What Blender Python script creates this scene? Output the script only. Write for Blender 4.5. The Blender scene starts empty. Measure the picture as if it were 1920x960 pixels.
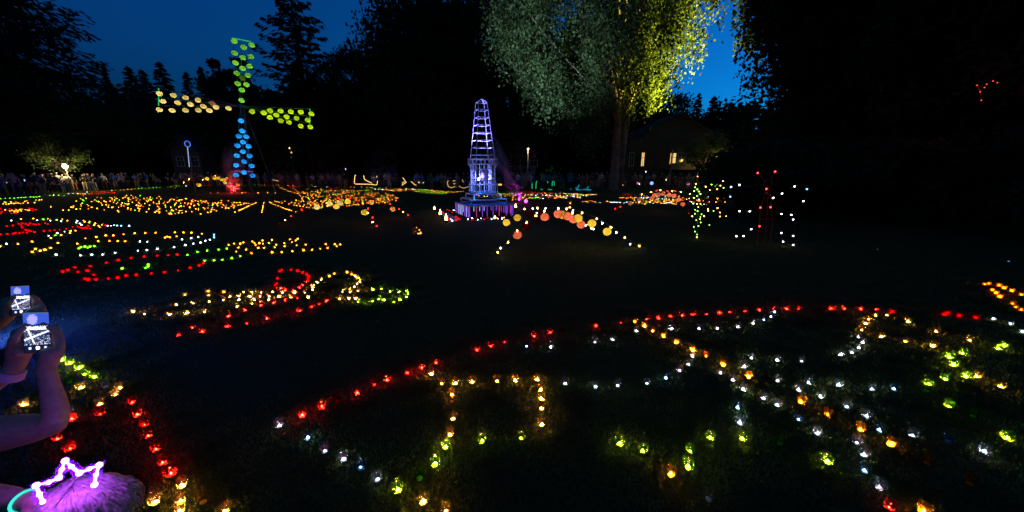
import bpy, math, random
import numpy as np
from mathutils import Vector, Matrix

random.seed(7)
RNG = np.random.default_rng(11)
R = math.radians
SC = bpy.context.scene
COL = SC.collection

# ------------------------------------------------------------------ camera
H = 1.95                      # eye height over the lawn
FPX = 640.0                   # focal length in pixels of the 1920 wide photograph
TH = math.atan(160 / 640)     # pitch below the horizon
cam = bpy.data.cameras.new('camera')
cam.sensor_width = 36.0
cam.lens = 36.0 * FPX / 1920
cam.clip_start = 0.02
cam.clip_end = 2000
camo = bpy.data.objects.new('camera', cam)
COL.objects.link(camo)
camo.location = (0, 0, H)
camo.rotation_euler = (R(90) - TH, 0, 0)
SC.camera = camo

# ------------------------------------------------------------------ sky (after sunset, glow of the set sun to the right)
world = bpy.data.worlds.new('World')
SC.world = world
world.use_nodes = True
nt = world.node_tree
nt.nodes.clear()
sky = nt.nodes.new('ShaderNodeTexSky')
sky.sky_type = 'NISHITA'
sky.sun_disc = False
sky.sun_elevation = R(-3.0)
sky.sun_rotation = R(62)
sky.air_density = 1.0
sky.dust_density = 0.2
sky.ozone_density = 6.0
tint = nt.nodes.new('ShaderNodeMix')
tint.data_type = 'RGBA'
tint.blend_type = 'MULTIPLY'
tint.inputs[0].default_value = 1.0
tint.inputs[7].default_value = (0.03, 1.65, 1.0, 1)
bg = nt.nodes.new('ShaderNodeBackground')
bg.inputs[1].default_value = 0.165
wo = nt.nodes.new('ShaderNodeOutputWorld')
nt.links.new(sky.outputs[0], tint.inputs[6])
nt.links.new(tint.outputs[2], bg.inputs[0])
nt.links.new(bg.outputs[0], wo.inputs[0])

SC.view_settings.view_transform = 'Standard'
SC.view_settings.look = 'None'
SC.view_settings.exposure = 4.5          # night exposure: the lamps below are given as they look at this setting
EXPO = 2 ** 4.5
SC.view_settings.gamma = 1.0
SC.render.engine = 'CYCLES'
SC.cycles.use_denoising = True
SC.cycles.max_bounces = 5
SC.cycles.diffuse_bounces = 2
SC.cycles.glossy_bounces = 2
SC.cycles.transmission_bounces = 3
SC.cycles.transparent_max_bounces = 12
SC.cycles.volume_bounces = 0
SC.cycles.caustics_reflective = False
SC.cycles.caustics_refractive = False
SC.cycles.sample_clamp_indirect = 0.04
SC.cycles.use_adaptive_sampling = False
SC.cycles.light_sampling_threshold = 0.0
SC.cycles.volume_max_steps = 64


# ------------------------------------------------------------------ pixel helpers (a pixel gives a direction, the ground gives the distance)
def ray(px, py):
    dx, dy = (px - 960) / FPX, (480 - py) / FPX
    c, s = math.cos(TH), math.sin(TH)
    return Vector((dx, c + dy * s, -s + dy * c))


def ground(px, py, z=0.0):
    d = ray(px, py)
    return Vector((0, 0, H)) + d * ((z - H) / d.z)


def at_y(px, py, y):
    d = ray(px, py)
    return Vector((0, 0, H)) + d * (y / d.y)


def at_depth(px, py, t):
    return Vector((0, 0, H)) + ray(px, py) * t


# ------------------------------------------------------------------ materials
def new_mat(name):
    m = bpy.data.materials.new(name)
    m.use_nodes = True
    m.node_tree.nodes.clear()
    return m, m.node_tree.nodes, m.node_tree.links


def mat_out(n, l, shader):
    o = n.new('ShaderNodeOutputMaterial')
    l.new(shader, o.inputs['Surface'])


def m_paint(name, col, rough=0.6, var=0.25, scale=8.0, spec=0.3, metal=0.0):
    m, n, l = new_mat(name)
    p = n.new('ShaderNodeBsdfPrincipled')
    t = n.new('ShaderNodeTexCoord')
    x = n.new('ShaderNodeTexNoise')
    x.inputs['Scale'].default_value = scale
    x.inputs['Detail'].default_value = 4
    l.new(t.outputs['Object'], x.inputs['Vector'])
    r = n.new('ShaderNodeValToRGB')
    r.color_ramp.elements[0].position = 0.3
    r.color_ramp.elements[1].position = 0.75
    r.color_ramp.elements[0].color = tuple(c * (1 - var) for c in col) + (1,)
    r.color_ramp.elements[1].color = tuple(min(1, c * (1 + var)) for c in col) + (1,)
    l.new(x.outputs['Fac'], r.inputs[0])
    l.new(r.outputs[0], p.inputs['Base Color'])
    p.inputs['Roughness'].default_value = rough
    p.inputs['Specular IOR Level'].default_value = spec
    p.inputs['Metallic'].default_value = metal
    mat_out(n, l, p.outputs[0])
    return m


def m_emit(name, col, strength):
    m, n, l = new_mat(name)
    e = n.new('ShaderNodeEmission')
    e.inputs[0].default_value = tuple(col) + (1,)
    e.inputs[1].default_value = strength / EXPO
    mat_out(n, l, e.outputs[0])
    return m


def m_glass(name, col, scatter, sc_fac=0.07):
    """thin coloured votive glass: lets tinted light through, scatters a little, has a sheen"""
    m, n, l = new_mat(name)
    t = n.new('ShaderNodeBsdfTransparent')
    t.inputs[0].default_value = tuple(col) + (1,)
    tl = n.new('ShaderNodeBsdfTranslucent')
    tl.inputs[0].default_value = tuple(scatter) + (1,)
    g = n.new('ShaderNodeBsdfGlossy')
    g.inputs['Roughness'].default_value = 0.2
    a = n.new('ShaderNodeMixShader')
    a.inputs[0].default_value = sc_fac
    l.new(t.outputs[0], a.inputs[1])
    l.new(tl.outputs[0], a.inputs[2])
    f = n.new('ShaderNodeLayerWeight')
    f.inputs[0].default_value = 0.25
    mm = n.new('ShaderNodeMath')
    mm.operation = 'MULTIPLY'
    mm.inputs[1].default_value = 0.05
    l.new(f.outputs['Fresnel'], mm.inputs[0])
    b = n.new('ShaderNodeMixShader')
    l.new(mm.outputs[0], b.inputs[0])
    l.new(a.outputs[0], b.inputs[1])
    l.new(g.outputs[0], b.inputs[2])
    mat_out(n, l, b.outputs[0])
    return m


def m_leaf(name, col, trans=0.35, var=0.5, scale=0.6):
    m, n, l = new_mat(name)
    d = n.new('ShaderNodeBsdfDiffuse')
    t = n.new('ShaderNodeBsdfTranslucent')
    tc = n.new('ShaderNodeTexCoord')
    x = n.new('ShaderNodeTexNoise')
    x.inputs['Scale'].default_value = scale
    x.inputs['Detail'].default_value = 6
    l.new(tc.outputs['Object'], x.inputs['Vector'])
    r = n.new('ShaderNodeValToRGB')
    r.color_ramp.elements[0].position = 0.35
    r.color_ramp.elements[1].position = 0.65
    r.color_ramp.elements[0].color = tuple(c * (1 - var) for c in col) + (1,)
    r.color_ramp.elements[1].color = tuple(min(1, c * (1 + var)) for c in col) + (1,)
    l.new(x.outputs['Fac'], r.inputs[0])
    l.new(r.outputs[0], d.inputs[0])
    l.new(r.outputs[0], t.inputs[0])
    a = n.new('ShaderNodeMixShader')
    a.inputs[0].default_value = trans
    l.new(d.outputs[0], a.inputs[1])
    l.new(t.outputs[0], a.inputs[2])
    mat_out(n, l, a.outputs[0])
    return m


def m_lawn():
    m, n, l = new_mat('lawn_ground')
    p = n.new('ShaderNodeBsdfPrincipled')
    tc = n.new('ShaderNodeTexCoord')
    big = n.new('ShaderNodeTexNoise')
    big.inputs['Scale'].default_value = 0.35
    big.inputs['Detail'].default_value = 5
    fine = n.new('ShaderNodeTexNoise')
    fine.inputs['Scale'].default_value = 38
    fine.inputs['Detail'].default_value = 8
    fine.inputs['Roughness'].default_value = 0.75
    l.new(tc.outputs['Object'], big.inputs['Vector'])
    l.new(tc.outputs['Object'], fine.inputs['Vector'])
    r = n.new('ShaderNodeValToRGB')
    r.color_ramp.elements[0].position = 0.36
    r.color_ramp.elements[0].color = (0.012, 0.016, 0.005, 1)
    r.color_ramp.elements[1].position = 0.66
    r.color_ramp.elements[1].color = (0.085, 0.095, 0.03, 1)
    l.new(fine.outputs['Fac'], r.inputs[0])
    r2 = n.new('ShaderNodeValToRGB')
    r2.color_ramp.elements[0].position = 0.35
    r2.color_ramp.elements[0].color = (1.0, 0.85, 0.5, 1)
    r2.color_ramp.elements[1].position = 0.65
    r2.color_ramp.elements[1].color = (0.7, 1.0, 0.6, 1)
    l.new(big.outputs['Fac'], r2.inputs[0])
    mx = n.new('ShaderNodeMix')
    mx.data_type = 'RGBA'
    mx.blend_type = 'MULTIPLY'
    mx.inputs[0].default_value = 1
    l.new(r.outputs[0], mx.inputs[6])
    l.new(r2.outputs[0], mx.inputs[7])
    l.new(mx.outputs[2], p.inputs['Base Color'])
    p.inputs['Roughness'].default_value = 0.95
    p.inputs['Specular IOR Level'].default_value = 0.1
    b = n.new('ShaderNodeBump')
    b.inputs['Strength'].default_value = 0.9
    b.inputs['Distance'].default_value = 0.03
    l.new(fine.outputs['Fac'], b.inputs['Height'])
    l.new(b.outputs[0], p.inputs['Normal'])
    mat_out(n, l, p.outputs[0])
    return m


def m_volume(name, col, dens, scale):
    m, n, l = new_mat(name)
    v = n.new('ShaderNodeVolumePrincipled')
    v.inputs['Color'].default_value = tuple(col) + (1,)
    v.inputs['Anisotropy'].default_value = 0.2
    tc = n.new('ShaderNodeTexCoord')
    x = n.new('ShaderNodeTexNoise')
    x.inputs['Scale'].default_value = scale
    x.inputs['Detail'].default_value = 3
    l.new(tc.outputs['Object'], x.inputs['Vector'])
    r = n.new('ShaderNodeMapRange')
    r.inputs[1].default_value = 0.40
    r.inputs[2].default_value = 0.72
    r.inputs[3].default_value = 0.0
    r.inputs[4].default_value = dens
    l.new(x.outputs['Fac'], r.inputs[0])
    l.new(r.outputs[0], v.inputs['Density'])
    o = n.new('ShaderNodeOutputMaterial')
    l.new(v.outputs[0], o.inputs['Volume'])
    return m


M = {}
M['lawn'] = m_lawn()
M['blade'] = m_leaf('grass_blade', (0.115, 0.125, 0.030), 0.3, 0.7, 3.0)
M['bark'] = m_paint('bark', (0.035, 0.026, 0.018), 0.9, 0.5, 3.0)
M['bark_pale'] = m_paint('bark_pale', (0.24, 0.18, 0.12), 0.9, 0.45, 2.2)
M['needle'] = m_leaf('conifer_needles', (0.018, 0.030, 0.016), 0.15, 0.4)
M['leaf_dark'] = m_leaf('dark_leaves', (0.030, 0.045, 0.020), 0.25, 0.4)
M['leaf_tree'] = m_leaf('plane_tree_leaves', (0.105, 0.145, 0.058), 0.35, 0.6, 0.9)
M['wire'] = m_paint('dark_wire', (0.03, 0.03, 0.03), 0.5)
M['grey_metal'] = m_paint('grey_metal', (0.18, 0.18, 0.17), 0.5, 0.2, 6, 0.5)
M['rust_metal'] = m_paint('rusty_steel', (0.07, 0.035, 0.02), 0.8, 0.5, 12)
M['white_wood'] = m_paint('white_painted_wood', (0.78, 0.78, 0.80), 0.5, 0.06, 6)
M['blue_panel'] = m_paint('blue_panel', (0.02, 0.17, 0.50), 0.5, 0.2, 4)
M['plastic_black'] = m_paint('black_plastic', (0.012, 0.012, 0.014), 0.35, 0.2, 10, 0.5)
M['wax'] = m_leaf('candle_wax', (0.75, 0.70, 0.55), 0.5, 0.06, 40)
FL = 1400.0
M['flame'] = m_emit('candle_flame', (1.0, 0.56, 0.17), FL)
M['flame_cool'] = m_emit('white_led_flame', (0.85, 0.95, 1.0), FL * 0.20)
M['fire'] = m_emit('fire', (1.0, 0.50, 0.12), 22)
GL = {
    'r': ('red', m_glass('red_glass', (0.60, 0.005, 0.008), (1.0, 0.02, 0.02), 0.15)),
    'y': ('amber', m_glass('amber_glass', (0.97, 0.74, 0.24), (1.0, 0.66, 0.14), 0.25)),
    'a': ('orange', m_glass('orange_glass', (0.95, 0.46, 0.05), (1.0, 0.44, 0.03), 0.25)),
    'w': ('clear', m_glass('clear_glass', (0.90, 0.95, 0.98), (0.75, 0.85, 0.95), 0.09)),
    'b': ('pale blue', m_glass('blue_glass', (0.28, 0.62, 0.95), (0.25, 0.6, 1.0), 0.045)),
    'g': ('green', m_glass('green_glass', (0.35, 0.85, 0.05), (0.35, 0.9, 0.05), 0.24)),
}


# ------------------------------------------------------------------ mesh helpers
class MB:
    def __init__(self):
        self.v, self.f, self.m = [], [], []

    def add(self, vs, fs, mi=0):
        b = len(self.v)
        self.v += [tuple(x) for x in vs]
        self.f += [tuple(i + b for i in f) for f in fs]
        self.m += [mi] * len(fs)

    def box(self, c, s, mi=0, rot=None):
        hx, hy, hz = s[0] / 2, s[1] / 2, s[2] / 2
        vs = [Vector((x, y, z)) for x in (-hx, hx) for y in (-hy, hy) for z in (-hz, hz)]
        if rot is not None:
            vs = [rot @ v for v in vs]
        vs = [v + Vector(c) for v in vs]
        self.add(vs, [(0, 1, 3, 2), (4, 6, 7, 5), (0, 4, 5, 1), (2, 3, 7, 6), (0, 2, 6, 4), (1, 5, 7, 3)], mi)

    def tube(self, pts, r, n=6, mi=0, cap=True, closed=False):
        pts = [Vector(p) for p in pts]
        k = len(pts)
        rs = r if isinstance(r, (list, tuple)) else [r] * k
        rings = []
        prev = None
        for i, p in enumerate(pts):
            if closed:
                d = pts[(i + 1) % k] - pts[i - 1]
            else:
                d = pts[min(i + 1, k - 1)] - pts[max(i - 1, 0)]
            if d.length < 1e-9:
                d = Vector((0, 0, 1))
            d.normalize()
            if prev is None:
                a = d.cross(Vector((0, 0, 1)))
                if a.length < 1e-3:
                    a = d.cross(Vector((1, 0, 0)))
            else:
                a = prev - d * prev.dot(d)
                if a.length < 1e-4:
                    a = d.orthogonal()
            a.normalize()
            prev = a
            b = d.cross(a)
            rings.append([p + (a * math.cos(2 * math.pi * j / n) + b * math.sin(2 * math.pi * j / n)) * rs[i] for j in range(n)])
        vs = [v for rg in rings for v in rg]
        fs = []
        for i in range(k if closed else k - 1):
            i2 = (i + 1) % k
            for j in range(n):
                j2 = (j + 1) % n
                fs.append((i * n + j, i * n + j2, i2 * n + j2, i2 * n + j))
        if cap and not closed:
            fs.append(tuple(range(n))[::-1])
            fs.append(tuple((k - 1) * n + j for j in range(n)))
        self.add(vs, fs, mi)

    def lathe(self, prof, n=12, c=(0, 0, 0), mi=0, skip=None):
        c = Vector(c)
        vs = [c + Vector((r * math.cos(2 * math.pi * j / n), r * math.sin(2 * math.pi * j / n), z)) for r, z in prof for j in range(n)]
        fs = []
        for i in range(len(prof) - 1):
            for j in range(n):
                if skip and skip(i, j):
                    continue
                j2 = (j + 1) % n
                fs.append((i * n + j, i * n + j2, (i + 1) * n + j2, (i + 1) * n + j))
        self.add(vs, fs, mi)

    def sphere(self, c, r, nu=10, nv=6, mi=0, sq=1.0):
        prof = [(max(1e-4, r * math.sin(math.pi * i / nv)), -r * sq * math.cos(math.pi * i / nv)) for i in range(nv + 1)]
        self.lathe(prof, nu, c, mi)

    def mesh(self, name, mats, smooth=False):
        me = bpy.data.meshes.new(name)
        me.from_pydata(self.v, [], self.f)
        for m in mats:
            me.materials.append(m)
        if len(mats) > 1:
            me.polygons.foreach_set('material_index', self.m)
        if smooth:
            me.polygons.foreach_set('use_smooth', [True] * len(self.f))
        me.update()
        return me


def np_mesh(name, V, F, mats, mi=None, smooth=False):
    V = np.asarray(V, dtype=np.float32)
    F = np.asarray(F, dtype=np.int32)
    me = bpy.data.meshes.new(name)
    k = F.shape[1]
    me.vertices.add(len(V))
    me.vertices.foreach_set('co', V.ravel())
    me.loops.add(F.size)
    me.loops.foreach_set('vertex_index', F.ravel())
    me.polygons.add(len(F))
    me.polygons.foreach_set('loop_start', np.arange(len(F), dtype=np.int32) * k)
    me.polygons.foreach_set('loop_total', np.full(len(F), k, dtype=np.int32))
    for m in mats:
        me.materials.append(m)
    if mi is not None:
        me.polygons.foreach_set('material_index', np.asarray(mi, dtype=np.int32))
    me.update(calc_edges=True)
    me.validate()
    return me


def link(name, data, parent=None, loc=None, rot=None, scale=None):
    o = bpy.data.objects.new(name, data)
    COL.objects.link(o)
    if parent is not None:
        o.parent = parent
    if loc is not None:
        o.location = loc
    if rot is not None:
        o.rotation_euler = rot
    if scale is not None:
        o.scale = scale
    return o


def tag(o, label, cat, group=None):
    o['label'] = label
    o['category'] = cat
    if group:
        o['group'] = group
    return o


def thing(name, label, cat, loc=(0, 0, 0), rz=0.0, group=None):
    o = bpy.data.objects.new(name, None)
    o.empty_display_size = 0.2
    COL.objects.link(o)
    o.location = loc
    o.rotation_euler = (0, 0, rz)
    return tag(o, label, cat, group)


def lamp(name, kind, parent, loc, col, power, radius=0.05, aim=None, angle=60, blend=0.5):
    d = bpy.data.lights.new(name, kind)
    d.color = col
    d.energy = power / EXPO
    d.shadow_soft_size = radius
    if kind == 'SPOT':
        d.spot_size = R(angle)
        d.spot_blend = blend
    o = link(name, d, parent, loc)
    if aim is not None:
        o.rotation_euler = (Vector(aim) - Vector(loc)).to_track_quat('-Z', 'Y').to_euler()
    return o


def smooth_path(pts, step=0.25):
    """Catmull-Rom through points"""
    pts = [Vector(p) for p in pts]
    P = [pts[0] * 2 - pts[1]] + pts + [pts[-1] * 2 - pts[-2]]
    out = []
    for i in range(1, len(P) - 2):
        a, b, c, d = P[i - 1], P[i], P[i + 1], P[i + 2]
        k = max(2, int((c - b).length / step) + 1)
        for j in range(k):
            t = j / k
            out.append(0.5 * ((2 * b) + (c - a) * t + (2 * a - 5 * b + 4 * c - d) * t * t + (3 * b - a - 3 * c + d) * t ** 3))
    out.append(pts[-1])
    return out


# ------------------------------------------------------------------ the ground
g = MB()
xs = [-300, -120, -60, -30, -15, -8, -4, 0, 4, 8, 15, 30, 60, 120, 300]
ys = [-60, -20, -5, 0, 3, 6, 10, 15, 22, 30, 42, 60, 90, 150, 300]
vs = [(x, y, 0) for y in ys for x in xs]
nx = len(xs)
g.add(vs, [(j * nx + i, j * nx + i + 1, (j + 1) * nx + i + 1, (j + 1) * nx + i) for j in range(len(ys) - 1) for i in range(nx - 1)])
lawn = link('lawn', g.mesh('lawn', [M['lawn']]))
lawn['kind'] = 'structure'

# ------------------------------------------------------------------ candles on the lawn
# each line: crop offset x, y, zoom, where it stands, colour letter (capital = not burning), points in the crop
CD = [
 # --- large mosaic in front
 (500,600,2.667,'in the long curving line of red glasses round the big mosaic','r','180,485 278,440 455,372 540,330 603,305 705,270 777,243 848,220 1052,155 1122,135 1190,115'),
 (500,600,2.667,'in a gap of the long curving red line','R','353,408'),
 (960,560,4.8,'in the long curving line of red glasses round the big mosaic','r','200,345 343,310 755,250 980,220 1210,190 1315,180 1430,165 1530,155'),
 (960,560,4.8,'in a gap of the long curving red line','R','450,305'),
 (1280,560,4.8,'in the long curving line of red glasses round the big mosaic','r','93,150 215,145 330,130 420,122 563,115 690,108 812,98 932,100 1043,95 1333,95 1453,95'),
 (1600,500,4,'in the long curving line of red glasses round the big mosaic','r','55,322 165,325 288,340 680,362 700,350 790,370 915,385'),
 (1600,500,4,'in a gap of the long curving red line','R','415,345 533,352'),
 (500,600,2.667,'in the bent row leading from the red line to the amber corner glasses','w','65,535 293,660 388,700 557,805'),
 (500,600,2.667,'in the bent row leading from the red line to the amber corner glasses','b','207,595 470,745'),
 (500,600,2.667,'on its own between the clear row and the amber corner glasses','g','658,858'),
 (500,600,2.667,'at the end of the bent clear row','y','785,915 897,965'),
 (500,600,2.667,'in the amber gateway figure inside the red line','y','823,275 875,322 945,322 1028,315 1152,310 1242,305 927,378 935,498 917,578'),
 (500,600,2.667,'in the amber gateway figure inside the red line','Y','927,410'),
 (960,560,4.8,'in the amber gateway figure inside the red line','y','225,740 255,828 262,908'),
 (960,720,4,'in the amber gateway figure inside the red line','y','218,190 225,310'),
 (500,600,2.667,'at the foot of the amber gateway figure','g','895,642 845,725 1080,610 1270,595'),
 (500,600,2.667,'at the foot of the amber gateway figure','G','765,795'),
 (960,560,4.8,'in the shallow row just inside the red line','w','350,440 745,398 907,375 1117,298 1435,275'),
 (960,560,4.8,'in the shallow row just inside the red line','b','132,435'),
 (1280,560,4.8,'in the shallow row just inside the red line','w','793,168 632,225 497,260 310,275 145,275'),
 (1280,560,4.8,'in the shallow row just inside the red line','b','825,125 730,195'),
 (960,560,4.8,'in the sagging row between the amber gateway and the amber diagonal','w','480,770 750,797 950,790 1213,770 1505,655'),
 (960,560,4.8,'in the sagging row between the amber gateway and the amber diagonal','b','1385,720'),
 (960,560,4.8,'in the amber diagonal running down from the red line','a','1107,213 1190,252 1265,300 1363,345 1477,402'),
 (1280,560,4.8,'in the amber diagonal running down from the red line','a','90,475 208,525 360,605 590,715 1060,940'),
 (1440,700,3.69,'in the amber diagonal running down from the red line','a','410,295 635,395 845,500'),
 (1440,700,3.69,'past the end of the amber diagonal','A','1095,625 1390,770'),
 (1280,560,4.8,'in the double clear row along the amber diagonal','w','85,525 50,598 337,675 447,738 540,825 725,905 845,965 555,620 853,745 1130,765 1037,830 1235,890'),
 (1440,700,3.69,'in the double clear row along the amber diagonal','w','340,425 545,240 677,305 612,490 660,575 993,437'),
 (1440,700,3.69,'in the double clear row along the amber diagonal','b','205,325 765,400 663,682'),
 (1440,700,3.69,'at the lower end of the clear row along the amber diagonal','w','765,797'),
 (1440,700,3.69,'alone beside the lone green glass','w','1490,550'),
 (1440,700,3.69,'out alone past the clear row','B','1240,475'),
 (960,720,4,'in the short row beside the amber diagonal','w','1705,300'),
 (960,720,4,'in the short row beside the amber diagonal','b','1690,185'),
 (1280,560,4.8,'in the level row across the middle of the big mosaic','w','617,540 850,560 1070,570 1400,785'),
 (1280,560,4.8,'in the short arm under the amber loop','w','1420,510 1520,490'),
 (960,720,4,'in the green V below the clear sagging row','g','807,455 980,510 1335,515 1483,410 1725,415 1318,630'),
 (960,720,4,'at the point of the green V','a','1190,685'),
 (960,720,4,'lying dark below the green V','W','1470,870'),
 (1440,700,3.69,'alone beside the clear row of the diagonal','g','410,620'),
 (1440,700,3.69,'alone beside the clear row of the diagonal','G','80,490'),
 (1440,700,3.69,'in the red corner past the clear row','r','830,940'),
 (1440,700,3.69,'in the red corner past the clear row','a','1070,968'),
 (1600,500,4,'in the amber loop touching the red line','y','163,372 250,368 112,398 90,430 60,478 405,415'),
 (1600,500,4,'in the two amber rows fanning out of the loop','y','617,490 870,555 208,530 388,565 595,600'),
 (1600,500,4,'in the short arm under the amber loop','w','35,532 68,572 38,612'),
 (1600,500,4,'in the green cluster beyond the amber rows','g','1120,600 1078,620 815,655 715,688 745,742 837,830 680,850 560,888'),
 (1600,500,4,'in the green cluster beyond the amber rows','G','545,935'),
 (1600,500,4,'next to the green cluster','y','920,830 1100,905'),
 (1600,500,4,'in the level row across the middle of the big mosaic','w','135,925'),
 (1600,500,4,'in the level row across the middle of the big mosaic','b','300,925'),
 (1440,700,3.69,'alone past the green cluster','g','1240,235 1645,455'),
 (1440,700,3.69,'alone past the green cluster','G','1415,300'),
 (1600,500,4,'continuing the end of the red line','w','1047,395 1110,418 1175,432 1265,492'),
 (1600,500,4,'in the narrow amber hairpin beyond the red line','a','983,133 1012,128 1090,143 1127,163 1185,183 1258,213 1040,178 1068,200 1095,228 1145,250 1190,280 1215,305 1255,325'),
 # --- beside the onlookers
 (60,660,3.2,'in the green row by the onlookers','g','230,75 287,103 323,138 378,155 185,52'),
 (60,660,3.2,'in the green row by the onlookers','G','230,185'),
 (60,660,3.2,'in the clear bunch by the onlookers','y','298,222 528,220 505,262 410,318'),
 (60,660,3.2,'in the clear bunch by the onlookers','w','225,380'),
 (60,660,3.2,'in the clear bunch by the onlookers','W','445,210'),
 (0,720,4,'in the clear bunch by the onlookers','y','185,165'),
 (60,660,3.2,'in the red bend by the onlookers','r','413,380 245,410 157,530 235,590 605,310 637,385 680,445 703,512 750,593 787,675 840,740'),
 (60,660,3.2,'in the red bend by the onlookers','R','640,795'),
 (60,660,3.2,'below the red bend by the onlookers','y','905,808 745,910 897,905 1160,965 890,968'),
 (60,660,3.2,'below the red bend by the onlookers','Y','1030,905'),
 # --- flower and stem figure
 (500,490,6,'in the small ring of red glasses','r','170,97 150,112 120,165 122,195 92,227 113,250 95,275 115,300 163,310 215,330 297,335 375,300 405,270 450,235 467,210 475,175 455,152 407,128 350,110 277,97'),
 (500,490,6,'in the amber ring beside the small red ring','y','707,170 762,140 907,125 958,148 998,170 1035,188 1050,210 1053,235 1022,258 990,290 937,320 615,208 567,238 535,268 515,295 520,325 535,348'),
 (500,490,6,'in the amber ring beside the small red ring','Y','830,105'),
 (500,490,6,'in the amber rows under the two rings','y','67,350 180,355 318,355 432,355 30,400 28,435 140,402 273,410 472,410 857,348 937,350 1027,335 825,425 925,425 1003,422'),
 (500,490,6,'in the amber rows under the two rings','Y','585,405 640,348 748,340 1128,335 722,425 560,350'),
 (500,490,6,'in the green oval joined to the amber rows','g','1200,322 1293,310 1393,345 1485,350 1572,335 1592,368 1570,403 1502,435 1433,458 1325,443 1265,428 1193,455 1032,460'),
 (500,490,6,'in the green oval joined to the amber rows','G','1083,460'),
 (500,490,6,'in the two red rows under the amber rows','r','80,472 210,440 348,420 675,450 597,487 510,520 375,565 5,650'),
 (500,490,6,'in the two red rows under the amber rows','R','222,595'),
 (220,490,6,'in the amber rows under the two rings','y','820,350 763,380 1025,340 1030,383 1200,348 1423,348 1520,353 1617,355 1268,400 1373,393 1373,437 1497,398 1607,400 1540,437 1520,478 1608,460 665,490 855,478 1037,457 1195,443 1348,517 187,573 310,595 590,605 787,590 985,575'),
 (220,490,6,'in the amber rows under the two rings','Y','907,380 1163,385 1293,347 440,530 425,603 1170,555'),
 (220,490,6,'in the two red rows under the amber rows','r','1617,500 1440,555 1253,625 685,835 848,755 957,800 1243,740 1460,705'),
 (220,490,6,'in the two red rows under the amber rows','R','1075,683'),
 # --- leaf figure further back
 (0,360,6,'in the pointed red leaf outline','r','710,898 770,880 845,850 880,900 1020,833 1088,818 1200,795 1333,768 1475,742 1625,728 1770,715 1895,710 988,890 980,925 1030,935 1060,935'),
 (0,430,6,'in the pointed red leaf outline','r','965,558 995,570 1083,567 1222,555 1325,548 1420,522 1535,515 1703,497 1852,485'),
 (0,430,6,'inside the pointed red leaf outline','g','1377,443 1640,435 1668,420 1670,400'),
 (320,430,6,'in the pointed red leaf outline','r','75,285 370,383 322,407 222,435 85,462'),
 (320,430,6,'joining the red leaf outline to the amber tail','g','190,288 303,255 410,240 543,227 633,218 785,302 690,325 583,343 490,350 383,357'),
 (320,430,6,'in the amber tail of the leaf outline','y','655,175 715,160 783,162 820,148 920,137 945,155 957,175 1000,157 1035,125 1038,160 1107,152 1140,120 1120,187 1190,175 1173,202 1053,210 988,210 850,228 763,205 740,250 1280,155 1283,190 1343,112 1365,142 1410,125 1430,105 1420,180 1520,172 1643,168 1748,168 1848,168 1870,190 1910,170 1767,210 1685,218 1593,230 1497,237 1370,248 1252,258 1143,260 912,270'),
 (320,430,6,'in the amber tail of the leaf outline','A','865,155 865,190 950,220 833,278 1023,265'),
 # --- oval figure
 (0,360,6,'in the long oval outline','y','205,585 365,557 5,612 368,675 402,642 455,663 510,652 572,628 655,612 655,572 728,555 872,580 962,520 1085,507 1192,488 1278,487 1393,475 1518,463 1636,460 1752,457 1107,553 1233,548 1327,550 1410,553'),
 (0,360,6,'in the long oval outline','Y','840,532 982,562 512,602 440,625 750,592'),
 (0,360,6,'in the long oval outline','w','78,582 1577,555 1660,558 400,685 635,708 752,713 908,713 1037,708 1158,703 1297,685 1552,660 1655,655 1772,640'),
 (0,360,6,'inside the long oval outline','g','890,633 912,620 960,615 990,625 1015,615 1065,610'),
 (0,360,6,'inside the long oval outline','y','1860,512 1885,500 1910,508'),
 (320,430,6,'inside the long oval outline','y','10,85 40,80 70,78 100,75'),
 (320,430,6,'in the long oval outline','y','50,32 145,35 235,37 352,47'),
 (320,430,6,'in the long oval outline','w','370,72 312,85 232,98 130,112 40,200 167,178 257,160 338,147 393,128 442,115'),
 (320,430,6,'in the long oval outline','b','490,60 490,90'),
 # --- farther figures
 (0,360,6,'far','w','130,325 420,322 568,327 690,333 870,330 860,347 900,358 918,375 550,497 648,470 728,450 1215,385 1250,382 1320,382 1345,385 1405,380 1455,383'),
 (0,360,6,'far','y','240,308 378,303 540,303 703,310 760,326 938,325 955,340 1010,333 1075,357 1060,378 1110,385 1125,400 1120,380 1150,375 577,525 690,492 790,465 797,442 852,440'),
 (0,360,6,'far','g','490,312 640,318 1003,348 625,493'),
 (0,360,6,'far','b','1285,378 1375,382 1365,385'),
 (0,360,6,'far','r','995,385 1015,415 985,410 960,408 930,412 905,405 880,395 820,398 745,418 715,375 672,430 620,433 560,440 495,445 1190,380 215,360 250,358 290,362 340,357 375,362 405,372 440,365 478,358 510,355 540,365 320,380 235,382 250,405 275,420 295,433 330,440 350,445 390,455 305,463 262,458 222,468 175,468 150,475 85,480 5,482 5,398 80,388 145,380'),
 (0,360,6,'far','r','10,190 110,190 175,190 330,185 350,190 375,190 400,205 370,215 410,200 130,245 155,240 185,245 10,245 20,225'),
 (0,360,6,'far','y','60,203 110,215 135,210 160,215 185,205 205,212 225,200 250,192 270,190 290,200 310,205 330,208 240,215 200,228 165,225'),
 (0,360,6,'far','y','40,135 70,140 100,135 130,130 155,132 180,128 205,125 230,130 265,128 300,98 315,125 350,125 390,122 440,98 445,88 470,90 280,108 205,100 178,112 125,115 60,120 20,120'),
 (0,360,6,'far','g','10,76 60,72 110,72 160,72 205,66 240,64 290,60 345,58 380,60 405,55 440,52 490,45 560,40 600,42 660,38 720,40 50,110 70,118 365,100 405,92 270,66 420,60 450,50'),
 (0,360,6,'far','w','770,22 820,18 870,15 980,2 605,35 740,38'),
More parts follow.
